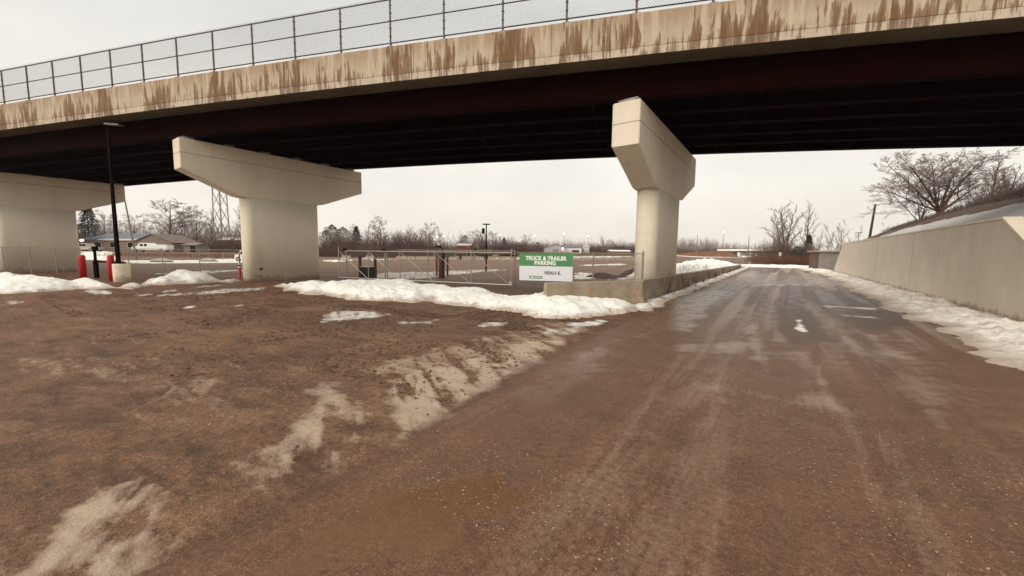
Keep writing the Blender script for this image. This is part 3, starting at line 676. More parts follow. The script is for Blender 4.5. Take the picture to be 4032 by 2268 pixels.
# fence left of the middle pier
A_=onz(509,1078)[:2]; B_=onz(975,1098)[:2]+np.array([-.1,.25]); ln=np.linalg.norm(B_-A_); ddr=(B_-A_)/ln
fl=empty('chain_link_fence',(A_[0],A_[1],0),math.atan2(ddr[1],ddr[0]),'faint chain link fence between the light pole and the middle pier','fence')
for k in range(4):
    x=ln*k/3.25; MB().tube([(x,0,0),(x,0,1.9)],.028,8).build('post',M['galvmid'],fl)
MB().tube([(0,0,1.85),(ln,0,1.85)],.02,6).build('rail',M['galvmid'],fl)
V,F=chainlink('',(0,0),(ln,0),.05,1.84,.09,.0028,None,None); npmesh('wire_mesh',V,F,M['wire'],fl,False)
A2_=onz(-90,1083)[:2]; B2_=onz(322,1078)[:2]; l2=np.linalg.norm(B2_-A2_); d2=(B2_-A2_)/l2
f2=empty('chain_link_fence',(A2_[0],A2_[1],0),math.atan2(d2[1],d2[0]),'chain link fence crossing in front of the foot of the left pier','fence')
for k in range(5): MB().tube([(l2*k/4,0,0),(l2*k/4,0,1.9)],.028,8).build('post',M['galvmid'],f2)
MB().tube([(0,0,1.87),(l2,0,1.87)],.02,6).build('rail',M['galvmid'],f2)
V,F=chainlink('',(0,0),(l2,0),.05,1.86,.075,.0034,None,None); npmesh('wire_mesh',V,F,M['wire'],f2,False)
gp=onz(973,1097)
g=empty('gate_post',(gp[0],gp[1],0),0,'thick grey round post at the foot of the middle pier','gate post','posts guiding the sliding gate')
MB().lathe(0,0,[(.095,-.05),(.095,1.7),(.05,1.74),(0.001,1.75)],14).build('post',M['galvmid'],g,True)
MB().tube([(.16,.02,0),(.16,.02,1.78)],.03,8).build('post',M['woodgrey'],g)
MB().tube([(-.35,0,1.6),(.0,0,1.6)],.02,6).build('hinge_bar',M['galvmid'],g)
# sign
SL=at(2045.5,1050,17.86); SR=at(2255,1055,17.2); sc_=(SL+SR)/2; sd=SR[:2]-SL[:2]; sw=np.linalg.norm(sd); sang=math.atan2(sd[1],sd[0])
SHH=1.235; zc=sc_[2]
sign=empty('parking_sign',(sc_[0],sc_[1],zc-SHH/2),sang,'green and white truck and trailer parking sign on the fence','sign')
w=sw/2
t=NT('sign_white_vinyl'); t.base((.70,.71,.73)); t.rough(.45); M['signw']=t.m
t=NT('sign_green_vinyl'); t.base((.065,.235,.075)); t.rough(.45); M['signg']=t.m
t=NT('sign_letter_white'); t.base((.82,.82,.78)); t.rough(.5); M['lw']=t.m
t=NT('sign_letter_black'); t.base((.012,.01,.012)); t.rough(.5); M['lb']=t.m
MB().box(-w,w,-.012,.012,0,SHH).build('board',M['signw'],sign)
SP=SHH*.54
MB().box(-w,w,-.016,-.0125,SP,SHH).build('green_panel',M['signg'],sign)
for x in (-.72,.83): MB().tube([(x,.06,-.06),(x,.06,SHH+.03)],.016,6).build('bracket',M['galv'],sign)
def text(name,s,size,x,z,mat,parent,bold=.0,width=None,y=-.0175,align='CENTER'):
    c=bpy.data.curves.new(name+'_c','FONT'); c.body=s; c.size=size; c.align_x=align; c.offset=bold; c.extrude=.0008; c.space_character=1.06
    o=bpy.data.objects.new('tmp',c); S.collection.objects.link(o); bpy.context.view_layer.update()
    me=bpy.data.meshes.new_from_object(o.evaluated_get(bpy.context.evaluated_depsgraph_get())); bpy.data.objects.remove(o)
    me.name=name; me.materials.clear(); me.materials.append(mat)
    xs=[v.co.x for v in me.vertices]; cur=max(xs)-min(xs); k=width/cur if width else 1
    if width and align=='CENTER': 
        for v in me.vertices: v.co.x*=k
    elif width:
        for v in me.vertices: v.co.x*=k
    q=bpy.data.objects.new(name,me); S.collection.objects.link(q); q.parent=parent; q.location=(x,y,z); q.rotation_euler=(rad(90),0,0); return q
W2=2*w
text('lettering','TRUCK & TRAILER',.25,-.0*W2,SHH*.762,M['lw'],sign,.011,W2*.77)
text('lettering','PARKING',.25,-.01*W2,SHH*.592,M['lw'],sign,.011,W2*.40)
text('lettering','REALI',.20,W2*(-.018),SHH*.245,M['lb'],sign,.006,W2*.205,align='LEFT')
text('lettering','E.',.20,W2*(.232),SHH*.24,M['lb'],sign,.006,W2*.052,align='LEFT')
# emblem between I and E: a small leafy slanted stroke
mb=MB(); e0=W2*.196; z0=SHH*.24
mb.add([(e0+.0,-.0175,z0+.115),(e0+.012,-.0175,z0+.12),(e0+.052,-.0175,z0-.012),(e0+.04,-.0175,z0-.012)],[(0,1,2,3)])
for a,b,c in (((.006,.05),(.03,.085),(.032,.04)),((.024,.125),(.036,.06),(.048,.12)),((.0,.09),(.018,.06),(.02,.095))):
    mb.add([(e0+a[0],-.0178,z0+a[1]),(e0+b[0],-.0178,z0+b[1]),(e0+c[0],-.0178,z0+c[1])],[(0,1,2)])
t=NT('emblem_grey_green'); t.base((.13,.15,.13)); mb.build('emblem',t.m,sign)
# green pill with the phone number
pc=(-W2*.183,SHH*.122); pr_=.064; pl_=.318
mb=MB(); ring=[(pc[0]+pl_+pr_*math.cos(a)-pr_,pc[1]+pr_*math.sin(a)) for a in np.linspace(-math.pi/2,math.pi/2,9)]+[(pc[0]-pl_+pr_-pr_*math.cos(a),pc[1]-pr_*math.sin(a)) for a in np.linspace(-math.pi/2,math.pi/2,9)]
mb.prism(ring,'y',-.0165,-.0125)
t=NT('pill_green'); t.base((.15,.24,.14)); mb.build('phone_label',t.m,sign)
text('phone_number','(888) 418-7875',.085,pc[0],pc[1]-.03,M['lw'],sign,.003,.50)
# ================================================================ barriers and low wall
b0=np.array([-6.35,11.0]); b1=np.array([-4.32,14.75]); bl=np.linalg.norm(b1-b0)
bo=empty('concrete_barrier',(b0[0],b0[1],0),math.atan2(*(b1-b0)[::-1]),'short beige concrete barrier with orange dots, half buried in snow','barrier')
pf=[(-.31,0),(-.29,.08),(-.14,.30),(-.09,.90),(-.07,.93),(.07,.93),(.09,.90),(.14,.30),(.29,.08),(.31,0)]
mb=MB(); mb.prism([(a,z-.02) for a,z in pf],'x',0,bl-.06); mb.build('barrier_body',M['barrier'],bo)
t=NT('orange_dot_paint'); t.base((.62,.16,.07)); M['orange']=t.m
for x in (1.75,bl-.35):
    mb=MB(); n=14; zc_=.62; yy=-.1185
    mb.v=[(x+.045*math.cos(6.283*k/n),yy-.0-.012+( .03*math.sin(6.283*k/n))*.08,zc_+.045*math.sin(6.283*k/n)) for k in range(n)]+[(x+.045*math.cos(6.283*k/n),yy+.03,zc_+.045*math.sin(6.283*k/n)) for k in range(n)]
    mb.f=[tuple(range(n))]+[(k,(k+1)%n,n+(k+1)%n,n+k) for k in range(n)]; mb.build('orange_dot',M['orange'],bo)
mb=MB(); lw=empty('low_concrete_wall',(-4.28,14.85,0),0,'low brown concrete wall running away along the left side of the road','wall')
pts=[(0,0),(-.05,5),(-.15,15),(-.35,30),(-.6,45),(-.9,54)]
rings=[[(x,y,0),(x+.0,y,.88-.009*y),(x-.03,y,.91-.009*y),(x-.24,y,.91-.009*y),(x-.27,y,.88-.009*y),(x-.27,y,0)] for x,y in pts]
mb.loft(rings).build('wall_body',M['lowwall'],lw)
# ================================================================ bollards, light pole, access post
def bollard(x,y,h,r,mat,label):
    o=MB().lathe(0,0,[(r,0),(r,h-.1),(r*.93,h-.04),(r*.6,h-.005),(.001,h)]+[],16).build('bollard',M[mat],None,True)
    o.location=(x,y,-.02+0*h); return tag(o,label,'bollard','bollards')
def px(x,y,z=0): return onz(x,y,z)
for (x,y,h,r,m,l) in ((330,1105,1.50,.15,'red','bright red bollard left of the black access post'),(443,1109,1.52,.15,'red','bright red bollard against the concrete base of the light pole')):
    p=px(x,y); bollard(p[0],p[1],h,r,m,l)
p=px(1720,1086); bollard(p[0],p[1],1.42,.075,'darkred','thin dark red bollard behind the gate, leftmost of its group')
p=px(1736,1097); bollard(p[0],p[1],1.55,.16,'darkred','thick dark red bollard behind the gate beside the black camera post')
p=px(1762,1086); bollard(p[0],p[1],1.42,.085,'darkred','thin dark red bollard behind the gate, rightmost of its group')
M['rustbrown']=simple('rust_brown_paint',(.05,.018,.013),.6,0,.3,5)
p=px(1419,1097); bollard(p[0],p[1],1.62,.1,'rustbrown','rust brown bollard left of the black gate operator box')
p=px(1466,1098); bollard(p[0],p[1]+.25,1.62,.1,'rustbrown','rust brown bollard right of the black gate operator box')
p=px(1446,1098)
ob=empty('gate_operator',(p[0],p[1],0),gang,'black gate operator box between two rust brown bollards','gate motor')
MB().cbox(-.36,.42,-.25,.25,.0,.8,.03).build('cabinet',M['black'],ob); MB().cbox(-.38,.44,-.27,.27,.8,.84,.01).build('lid',M['galvmid'],ob)
mb=MB(); mb.tube([(-.36,0,.84),(-.36,0,1.05),(.42,0,1.05),(.42,0,.84)],.02,6); mb.build('guard_bar',M['galvmid'],ob)
p=px(1746,1098)
cp=empty('camera_post',(p[0],p[1],0),gang,'black post with a drooping camera head behind the gate','camera post')
MB().cbox(-.07,.07,-.07,.07,0,1.95,.01).build('post',M['black'],cp)
mb=MB(); mb.tube([(0,0,1.9),(0,-.1,2.12),(-.2,-.15,2.24)],.03,8); mb.build('arm',M['black'],cp)
mb=MB(); mb.loft([[(-.44,-.22,2.2),(-.44,-.08,2.2),(-.44,-.08,2.3),(-.44,-.22,2.3)],[(-.12,-.22,2.16),(-.12,-.08,2.16),(-.12,-.08,2.26),(-.12,-.22,2.26)]]); mb.build('camera_head',M['black'],cp)
p=px(382,1096)
ap=empty('access_post',(p[0],p[1],0),math.atan2(RY,RX),'black two-stage access post with a side arm between the red bollards','access post')
MB().cbox(-.09,.09,-.09,.09,0,1.12,.01).build('lower_post',M['black'],ap); MB().cbox(-.055,.055,-.055,.055,1.121,1.98,.01).build('upper_post',M['black'],ap)
MB().cbox(.092,.62,-.05,.05,.98,1.08,.01).build('side_arm',M['black'],ap); MB().cbox(-.12,.12,-.07,.12,1.72,1.95,.01).build('keypad',M['black'],ap)
p=px(483,1110)
lp=empty('light_pole',(p[0],p[1],0),math.atan2(RY,RX),'tall dark square light pole on a big concrete base by the red bollards','light pole')
MB().lathe(0,0,[(.37,-.1),(.37,.98),(.35,1.02)],24).build('concrete_base',M['pier'],lp)
MB().cbox(-.36,.1,-.18,.18,1.022,1.12,.02).build('base_plate',M['black'],lp)
HP=float(at(436,508,np.dot(np.array(p)-C0,FW))[2])
mb=MB(); mb.loft([[(-.15+a*.075,b*.075,1.12) for a,b in ((-1,-1),(1,-1),(1,1),(-1,1))],[(-.15+a*.045,b*.045,HP) for a,b in ((-1,-1),(1,-1),(1,1),(-1,1))]]); mb.build('pole',M['black'],lp)
mb=MB(); mb.loft([[(-.2,-.12,HP-.02),(-.2,.12,HP-.02),(-.2,.12,HP+.08),(-.2,-.12,HP+.08)],[(.62,-.17,HP-.07),(.62,.17,HP-.07),(.62,.17,HP),(.62,-.17,HP)]]); mb.build('lamp_head',M['galv'],lp)
p=px(946,1098)
dl=empty('delineator',(p[0],p[1],0),0,'thin red delineator post with white bands beside the middle pier','delineator post')
MB().lathe(0,0,[(.13,0),(.13,.03),(.07,.05),(.07,.72)],12).build('tube',M['red'],dl,True); MB().lathe(0,0,[(.071,.721),(.071,.82)],12).build('white_band',M['white'],dl); MB().lathe(0,0,[(.06,.821),(.06,.92)],12).build('black_band',M['black'],dl); MB().lathe(0,0,[(.071,.921),(.071,1.0)],12).build('white_band',M['white'],dl); MB().tube([(0,0,1.0),(0,0,1.62)],.02,6).build('rod',M['rustbrown'],dl)
# ================================================================ trees
def make_tree(seed,style):
    rnd=random.Random(seed); tv=MB(); cv=[[],[]]
    def seg(path,rs,lvl):
        if lvl<=1: tv.tube(path,rs,5 if lvl else 7,False)
        else:
            b=len(cv[0])
            for k,p in enumerate(path):
                d=np.array(path[min(k+1,len(path)-1)])-np.array(path[max(k-1,0)]); d/=np.linalg.norm(d)+1e-9
                a=np.cross(d,(0.3,.2,1)); a/=np.linalg.norm(a)+1e-9; c=np.cross(d,a)
                for q in range(3): cv[0].append(np.array(p)+rs[k]*(a*math.cos(2.094*q)+c*math.sin(2.094*q)))
            for k in range(len(path)-1):
                for q in range(3): cv[1].append((b+3*k+q,b+3*k+(q+1)%3,b+3*k+3+(q+1)%3,b+3*k+3+q))
    up={'oak':.10,'poplar':.30,'fan':.14,'big':.26,'brush':.2}[style]
    angs={'oak':(42,60),'poplar':(20,38),'fan':(25,45),'big':(28,58),'brush':(20,50)}[style]
    ncs={'oak':(13,8,7,6),'poplar':(15,6,5,4),'fan':(6,6,5,4),'big':(11,8,6,5),'brush':(7,6,5,4)}[style]
    ratio={'oak':(.56,.52,.5,.5),'poplar':(.42,.42,.5,.5),'fan':(.42,.5,.5,.5),'big':(.5,.52,.52,.5),'brush':(.6,.5,.5,.5)}[style]
    def grow(p,d,Ln,r,lvl):
        ns=6 if lvl==0 else (5 if lvl==1 else (3 if lvl<4 else 2)); path=[np.array(p)]; rs=[r]; d=np.array(d,float)
        for k in range(ns):
            d=d+np.array([rnd.gauss(0,.06+.045*lvl) for _ in range(3)])*(.5 if lvl==0 else 1)+np.array([0,0,up*.35*(lvl>0)]); d/=np.linalg.norm(d)
            path.append(path[-1]+d*Ln/ns); rs.append(max(r*(1-.85*(k+1)/ns),.0009 if lvl>=2 else .0016))
        seg(path,rs,lvl)
        if lvl>=4: return
        n=ncs[lvl]
        f0={'oak':.22,'poplar':.12,'fan':.10,'big':.14,'brush':.05}[style] if lvl==0 else .12
        for c in range(n):
            f=f0+(1-f0)*((c+rnd.random()*.8)/n); f=min(f,.99); k=f*ns; i=min(int(k),ns-1); q=path[i]+(path[i+1]-path[i])*(k-i)
            dd=path[i+1]-path[i]; dd/=np.linalg.norm(dd)
            a=rad(rnd.uniform(*angs))*(1 if lvl==0 else .95); ph=c*2.4+rnd.random()*1.2
            e=np.cross(dd,(rnd.gauss(0,1),rnd.gauss(0,1),rnd.gauss(0,1))) if lvl else np.cross(dd,(math.cos(ph),math.sin(ph),0.05))
            e/=np.linalg.norm(e)+1e-9
            nd=dd*math.cos(a)+e*math.sin(a)
            ln=Ln*ratio[lvl]*(1.05-.55*f if lvl==0 else 1-.45*f)*rnd.uniform(.75,1.15)
            rr=max(min(rs[i]*.55,r*.42),.0011)
            grow(q,nd,ln,rr,lvl+1)
    h0={'oak':.75,'poplar':.85,'fan':.75,'big':.75,'brush':.6}[style]
    if style=='poplar' and seed%2==0:
        for k in range(3): grow((rnd.uniform(-.03,.03),rnd.uniform(-.03,.03),0),(rnd.uniform(-.1,.1),rnd.uniform(-.1,.1),1),h0*rnd.uniform(.8,1),.013,0)
    elif style=='brush':
        for k in range(3): grow((rnd.uniform(-.06,.06),rnd.uniform(-.06,.06),0),(rnd.uniform(-.4,.4),rnd.uniform(-.4,.4),1),h0*rnd.uniform(.7,1),.010,0)
    elif style in('big','fan'):
        nl=7 if style=='big' else 5; tr=.024 if style=='big' else .014; th_=.13 if style=='big' else .10
        tv.tube([(0,0,0),(.004,.003,th_*.5),(.0,.006,th_+.02)],[tr*1.15,tr,tr*.8],8,False)
        for k in range(nl):
            a=k*2.4+rnd.random(); tl=rnd.uniform(.05,.3) if k<3 else rnd.uniform(.35,.95) if style=='big' else rnd.uniform(.3,.75)
            grow((0,0,th_),(math.cos(a)*tl,math.sin(a)*tl,1),h0*rnd.uniform(.8,1.1)*(1+.25*tl),tr*rnd.uniform(.42,.6),1 if False else 0)
    else: grow((0,0,0),(rnd.uniform(-.05,.05),rnd.uniform(-.05,.05),1),h0,.015 if style!='big' else .017,0)
    TV=np.array(tv.v); CV=np.array(cv[0]); zt=max(TV[:,2].max(),np.percentile(CV[:,2],99.7)); 
    wd=np.percentile(np.abs(CV[:,:2]),98)*2
    TV/=zt; CV/=zt; wd/=zt
    me=bpy.data.meshes.new('trunk'); me.from_pydata([tuple(v) for v in TV],[],tv.f); me.materials.append(M['bark'])
    return me,(CV,np.array(cv[1])),wd
variants={}
def variant(style,seed):
    if (style,seed) not in variants:
        me,(CV,CF),wd=make_tree(seed,style)
        o=npmesh('crown',CV,CF,M['twig'],None,False); cm=o.data; bpy.data.objects.remove(o)
        variants[(style,seed)]=(me,cm,wd)
    return variants[(style,seed)]
_fc={}
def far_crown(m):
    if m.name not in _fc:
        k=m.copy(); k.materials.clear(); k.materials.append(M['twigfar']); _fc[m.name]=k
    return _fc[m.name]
def tree(style,seed,x,ytop,depth,wpx,label,group=None,rz=None,zb=None,lean=0):
    me,cm,wd=variant(style,seed); top=at(x,ytop,depth); gz=float(terr(top[0],top[1])) if zb is None else zb
    Hh=top[2]-gz; wm=wpx*depth/FPX
    r=empty('bare_tree',(top[0],top[1],gz-.05),(seed*1.7+x*.01) if rz is None else rz,label,'tree',group)
    sx=wm/wd; r.scale=(sx,sx,Hh)
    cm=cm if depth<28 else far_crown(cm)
    for nm,mm in (('trunk',me),('crown',cm)):
        o=bpy.data.objects.new(nm,mm); S.collection.objects.link(o); o.parent=r
    return r
GT='bare winter trees on the horizon'
for a in [
 ('oak',1,405,826,105,120,'wide bare tree left of the light pole, above the blue-grey roof'),
 ('oak',2,525,842,120,95,'low bare tree right of the leaning utility pole'),
 ('fan',3,580,852,125,70,'small bare tree between the leaning pole and the tallest left tree'),
 ('oak',5,655,776,110,190,'tallest bare tree in the gap between the left and middle piers'),
 ('oak',2,712,830,118,90,'bare tree merging with the right side of the tallest left tree'),
 ('oak',1,766,806,118,95,'rounded bare tree midway between tallest tree and lattice tower'),
 ('poplar',7,832,822,125,52,'slender bare tree just left of the lattice tower'),
 ('poplar',8,950,788,100,80,'bare tree half hidden by the left edge of the middle pier'),
 ('oak',5,1497,848,135,90,'tallest round bare tree above the sliding gate'),
 ('fan',3,1440,872,140,75,'bare tree just left of the tallest tree above the gate'),
 ('oak',1,1390,880,150,60,'bare tree between the brown conifers above the gate'),
 ('poplar',8,1562,902,150,60,'low bare tree just right of the tallest tree above the gate'),
 ('fan',4,1618,880,140,85,'fan shaped bare tree above the middle of the gate'),
 ('poplar',7,1655,892,145,45,'narrow bare tree in the clump above the middle of the gate'),
 ('oak',2,1690,874,140,80,'dense bare tree with grey twigs above the red gate bollards'),
 ('fan',3,1738,892,145,75,'bare tree at the right edge of the clump above the gate'),
 ('fan',4,1815,905,170,58,'small fan shaped bare tree behind the white roofed barn'),
 ('oak',1,1868,900,160,62,'bare tree between the barn and the utility pole'),
 ('poplar',8,1905,897,165,60,'bare tree right behind the tall black utility pole'),
 ('oak',5,1938,905,165,60,'bare tree just right of the black utility pole'),
 ('oak',2,2073,922,210,48,'lone small round bare tree above the green sign'),
 ('oak',1,2098,945,230,30,'tiny bare tree beside the lone round tree above the sign'),
 ('poplar',7,2375,926,240,46,'spiky bare tree left of the right pier'),
 ('oak',5,2400,940,240,42,'small round bare tree nearest the right pier on its left'),
 ('fan',3,2300,955,260,46,'low faint tree right of the grey metal building'),
 ('oak',2,2490,955,250,50,'faint low tree touching the left edge of the right pier'),
]: tree(*a,group=GT)
for a in [
 ('poplar',8,3110,792,88,118,'tall multi-stem bare tree beyond the end of the road'),
 ('poplar',7,3192,788,92,66,'tall slender bare tree right of the multi-stem tree'),
 ('fan',4,3048,916,86,62,'small spreading bare tree at the left of the brush clump'),
 ('fan',3,3225,900,100,70,'low bare tree above the flat roofed block shed'),
 ('oak',1,3262,930,105,40,'dark small tree just above the block shed roof'),
 ('fan',4,3315,862,80,115,'wide fan shaped bare tree left of the retaining wall end'),
]: tree(*a,group='bare trees beyond the end of the road')
# big tree and saplings on the embankment
def emb_tree(style,seed,x,ytop,ybase,depth,wpx,label,rz,group='bare trees on the embankment'):
    b=at(x,ybase,depth); z=embz(b[0],b[1]); r=tree(style,seed,x,ytop,depth,wpx,label,group,rz,z); return r
emb_tree('big',11,3730,585,835,33,540,'large spreading bare tree on the embankment above the wall',.6)
emb_tree('fan',4,3640,735,860,36,230,'smaller leaning bare tree left of the large embankment tree',2.2)
emb_tree('poplar',7,3925,602,760,29,90,'slim bare sapling with dark seed heads on the embankment crest',1.2)
emb_tree('poplar',8,3990,640,740,28,110,'bare sapling clump on the crest at the right edge of the photo',.3)
emb_tree('fan',3,3520,870,900,42,90,'low twiggy bush tree at the left foot of the embankment',.8)
emb_tree('brush',6,3860,700,790,30,150,'tangled bare bush right of the large embankment tree',.8)
def conifer(x,ytop,depth,wpx,label,mat='needle',seed=1,style='cone',zbase=None):
    rnd=random.Random(seed); top=at(x,ytop,depth); gz=float(terr(top[0],top[1])) if zbase is None else zbase; Hh=top[2]-gz; R_=wpx*depth/FPX/2*1.35
    r=empty('conifer_tree',(top[0],top[1],gz),seed,label,'tree','conifers'); MB().tube([(0,0,0),(0,0,Hh*.9)],[.14,.03],6).build('trunk',M['bark'],r)
    V=[];F=[]
    n=5200
    for k in range(n):
        t=rnd.random()**.8; ph=rnd.random()*6.283; lobes=.72+.28*math.sin(ph*3+seed)*math.sin(t*17+seed*2)
        rr=R_*((1-t)**.75 if style=='cone' else math.sqrt(max(0,1-(2*t-.9)**2*.9)))*lobes*(rnd.random()**.45)
        z=Hh*(.06+.94*t)-.15*rr; p=np.array([rr*math.cos(ph),rr*math.sin(ph),z]); s=(.10+.16*rnd.random())*max(Hh/8,.4)
        o=np.array([math.cos(ph),math.sin(ph),-.25+rnd.gauss(0,.3)]); sd_=np.array([-math.sin(ph)+rnd.gauss(0,.4),math.cos(ph),rnd.gauss(0,.4)])
        b=len(V); V+=[p,p+o*s*1.5+sd_*s*.3,p+o*s*.6-sd_*s*.5]; F.append((b,b+1,b+2))
    npmesh('crown',V,F,M[mat],r,False); return r
conifer(340,800,95,100,'dark evergreen tree beside the left pier behind the blue-grey house',seed=2)
conifer(318,880,90,110,'low dark evergreen in front of the tall evergreen by the left pier',seed=3,style='round')
conifer(1306,884,125,84,'dark brown conifer touching the right edge of the middle pier','needlebrown',4,'round')
conifer(1285,905,120,90,'low dark conifer against the right edge of the middle pier','needlebrown',14,'round')
conifer(1350,893,128,80,'ragged brown conifer second from the middle pier','needlebrown',5,'round')
conifer(1402,890,122,66,'pointed brown conifer left of the bare trees above the gate','needlebrown',6)
conifer(1985,935,190,44,'small pointed evergreen left of the green sign','needlebrown',7)
conifer(2118,952,230,30,'tiny dark round evergreen above the green sign','needlebrown',8,'round')
conifer(3188,925,84,62,'brown pointed conifer rising from the brush clump','needlebrown',9)
conifer(3142,968,80,68,'dark round cedar bush in front of the brush clump','needle',10,'round')
conifer(1830,925,172,54,'rounded dark brush behind the white roofed barn','needlebrown',12,'round')
# thickets: masses of bare stems and twigs
def thicket(name,path,hts,width,dens,mat,label,seed,zf=terr,tw=.018,spread=.5):
    rnd=np.random.RandomState(seed); V=[];F=[]
    P=[np.array(p[:2]) for p in path]
    Ls=[np.linalg.norm(b-a) for a,b in zip(P,P[1:])]; T_=sum(Ls); n=int(T_*width*dens)
    base=[];tip=[];rb=[]
    for k in range(n):
        u=rnd.rand()*T_; i=0
        while u>Ls[i] and i<len(Ls)-1: u-=Ls[i]; i+=1
        f=u/Ls[i]; q=P[i]+(P[i+1]-P[i])*f; d=(P[i+1]-P[i])/Ls[i]; q=q+np.array([-d[1],d[0]])*(rnd.rand()-.5)*width
        h=(hts[i]+(hts[i+1]-hts[i])*f)*(.45+.55*rnd.rand())*(.72+.56*float(vnoise(q[0]*.22,q[1]*.22,seed))); z=float(zf(q[0],q[1]))
        b=np.array([q[0],q[1],z-.1]); lean=rnd.randn(3)*spread*.45; lean[2]=1; lean/=np.linalg.norm(lean)
        base.append(b); m=b+lean*h; tip.append(m); rb.append(tw*(.6+.8*rnd.rand()))
        for j in range(7):
            g=.3+.7*rnd.rand(); s=b+lean*h*g; dd=lean+rnd.randn(3)*.55; dd[2]=abs(dd[2]); dd/=np.linalg.norm(dd); base.append(s); tip.append(s+dd*h*(.18+.25*rnd.rand())); rb.append(tw*.5)
    base=np.array(base);tip=np.array(tip);rb=np.array(rb)[:,None]
    d=tip-base; a=np.cross(d,np.array([.3,.5,.2])); a/=np.linalg.norm(a,axis=1,keepdims=True)+1e-9; c=np.cross(d,a); c/=np.linalg.norm(c,axis=1,keepdims=True)+1e-9
    vs=[]
    for q in range(3): vs.append(base+rb*(a*math.cos(2.094*q)+c*math.sin(2.094*q)))
    vs.append(tip); V=np.stack(vs,1).reshape(-1,3); n=len(base); o=np.arange(n)[:,None]*4
    F=np.concatenate([o+np.array([[0,1,3]]),o+np.array([[1,2,3]]),o+np.array([[2,0,3]])])
    ob_=npmesh(name,V,F,M[mat],None,False); return tag(ob_,label,kind='stuff')
def tp(x,depth): 
    p=at(x,990,depth); return p[:2]
# left gap
thicket('thicket',[tp(420,108),tp(560,108),tp(700,104),tp(960,104)],[2.2,2.4,4.4,4.6],7,5,'twigred','red brown thicket behind the houses in the left gap',1,tw=.045)
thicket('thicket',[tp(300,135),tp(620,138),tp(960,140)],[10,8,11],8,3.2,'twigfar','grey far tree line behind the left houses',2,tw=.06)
thicket('brush_row',[tp(420,74),tp(700,74),tp(960,72)],[.75,.75,.9],5,8,'deadgrass','low brown brush on the bank in the left gap',3,tw=.02)
# centre
thicket('thicket',[tp(1240,118),tp(1370,120),tp(1560,124),tp(1700,128),tp(1780,130)],[4.6,6.8,7.2,6.4,5.6],11,6,'twigred','dense red brown thicket beyond the gate',4,tw=.05)
thicket('thicket',[tp(1250,112),tp(1500,114),tp(1790,118)],[2.8,3.2,2.6],6,8,'twigred','lower edge of the brown thicket beyond the gate',5,tw=.035)
thicket('thicket',[tp(1780,175),tp(1960,180),tp(2100,190)],[6,6.5,5],10,4,'twigred','brown thicket behind the barn and utility pole',6,tw=.06)
thicket('thicket',[tp(2080,250),tp(2300,255),tp(2520,255)],[6,5.5,7],12,2.4,'twigred','distant brown thicket behind the grey metal building',7,tw=.09)
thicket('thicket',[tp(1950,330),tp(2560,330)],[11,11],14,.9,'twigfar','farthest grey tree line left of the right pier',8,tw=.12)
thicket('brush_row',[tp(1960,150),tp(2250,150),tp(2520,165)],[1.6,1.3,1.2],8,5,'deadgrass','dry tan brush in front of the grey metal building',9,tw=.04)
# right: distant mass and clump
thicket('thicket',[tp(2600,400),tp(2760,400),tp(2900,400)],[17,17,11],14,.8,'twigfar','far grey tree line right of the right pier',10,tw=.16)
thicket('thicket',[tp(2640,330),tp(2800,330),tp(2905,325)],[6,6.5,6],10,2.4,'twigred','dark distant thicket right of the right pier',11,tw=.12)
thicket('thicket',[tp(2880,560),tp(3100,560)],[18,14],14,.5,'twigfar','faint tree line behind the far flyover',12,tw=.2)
thicket('thicket',[tp(2975,80),tp(3050,82),tp(3120,82),tp(3215,80)],[2.8,4.9,5.6,5.4],5,20,'twigred','dense brown brush clump beyond the end of the road',13,tw=.022)
thicket('brush_row',[tp(2965,76),tp(3215,76)],[2.2,2.4],2.5,30,'deadgrass','tawny dead grass in front of the brush clump',14,tw=.016)
thicket('brush_row',[(9.5,24),(10.5,32),(10.8,40),(9.6,48),(8,56)],[.35,.4,.4,.45,.4],1.6,60,'twig','dark scrub along the embankment crest',15,zf=lambda x,y:embz(x,y),tw=.012)
thicket('brush_row',[(11,26),(12.5,34),(12,44),(10,54)],[.8,.9,.8,.5],3,20,'twig','taller scrub behind the embankment crest',16,zf=lambda x,y:embz(x,y),tw=.014)
# weeds along the low wall
for k,(y0,y1,h,n) in enumerate(((15.3,17,.9,5),(17.5,21,1.0,16),(21,27,.9,16),(27,38,.8,12),(38,60,.8,9))):
    thicket('dry_weeds',[(-4.05,y0),(-4.08,y1)],[h,h],0.35,n,'weed','dry brown weeds against the low wall',20+k,zf=lambda x,y:.25,tw=.009,spread=.8)
thicket('dry_weeds',[(-5.6,22),(-6.2,45)],[.8,.9],1.5,2,'twigred','dry stalks poking out of the snow pile',31,zf=lambda x,y:.6,tw=.008,spread=.8)
thicket('dry_weeds',[(-7.5,10.6),(-6.2,10.6)],[.3,.3],.3,3,'twigred','short dry stalks in front of the barrier',32,zf=lambda x,y:.2,tw=.006)
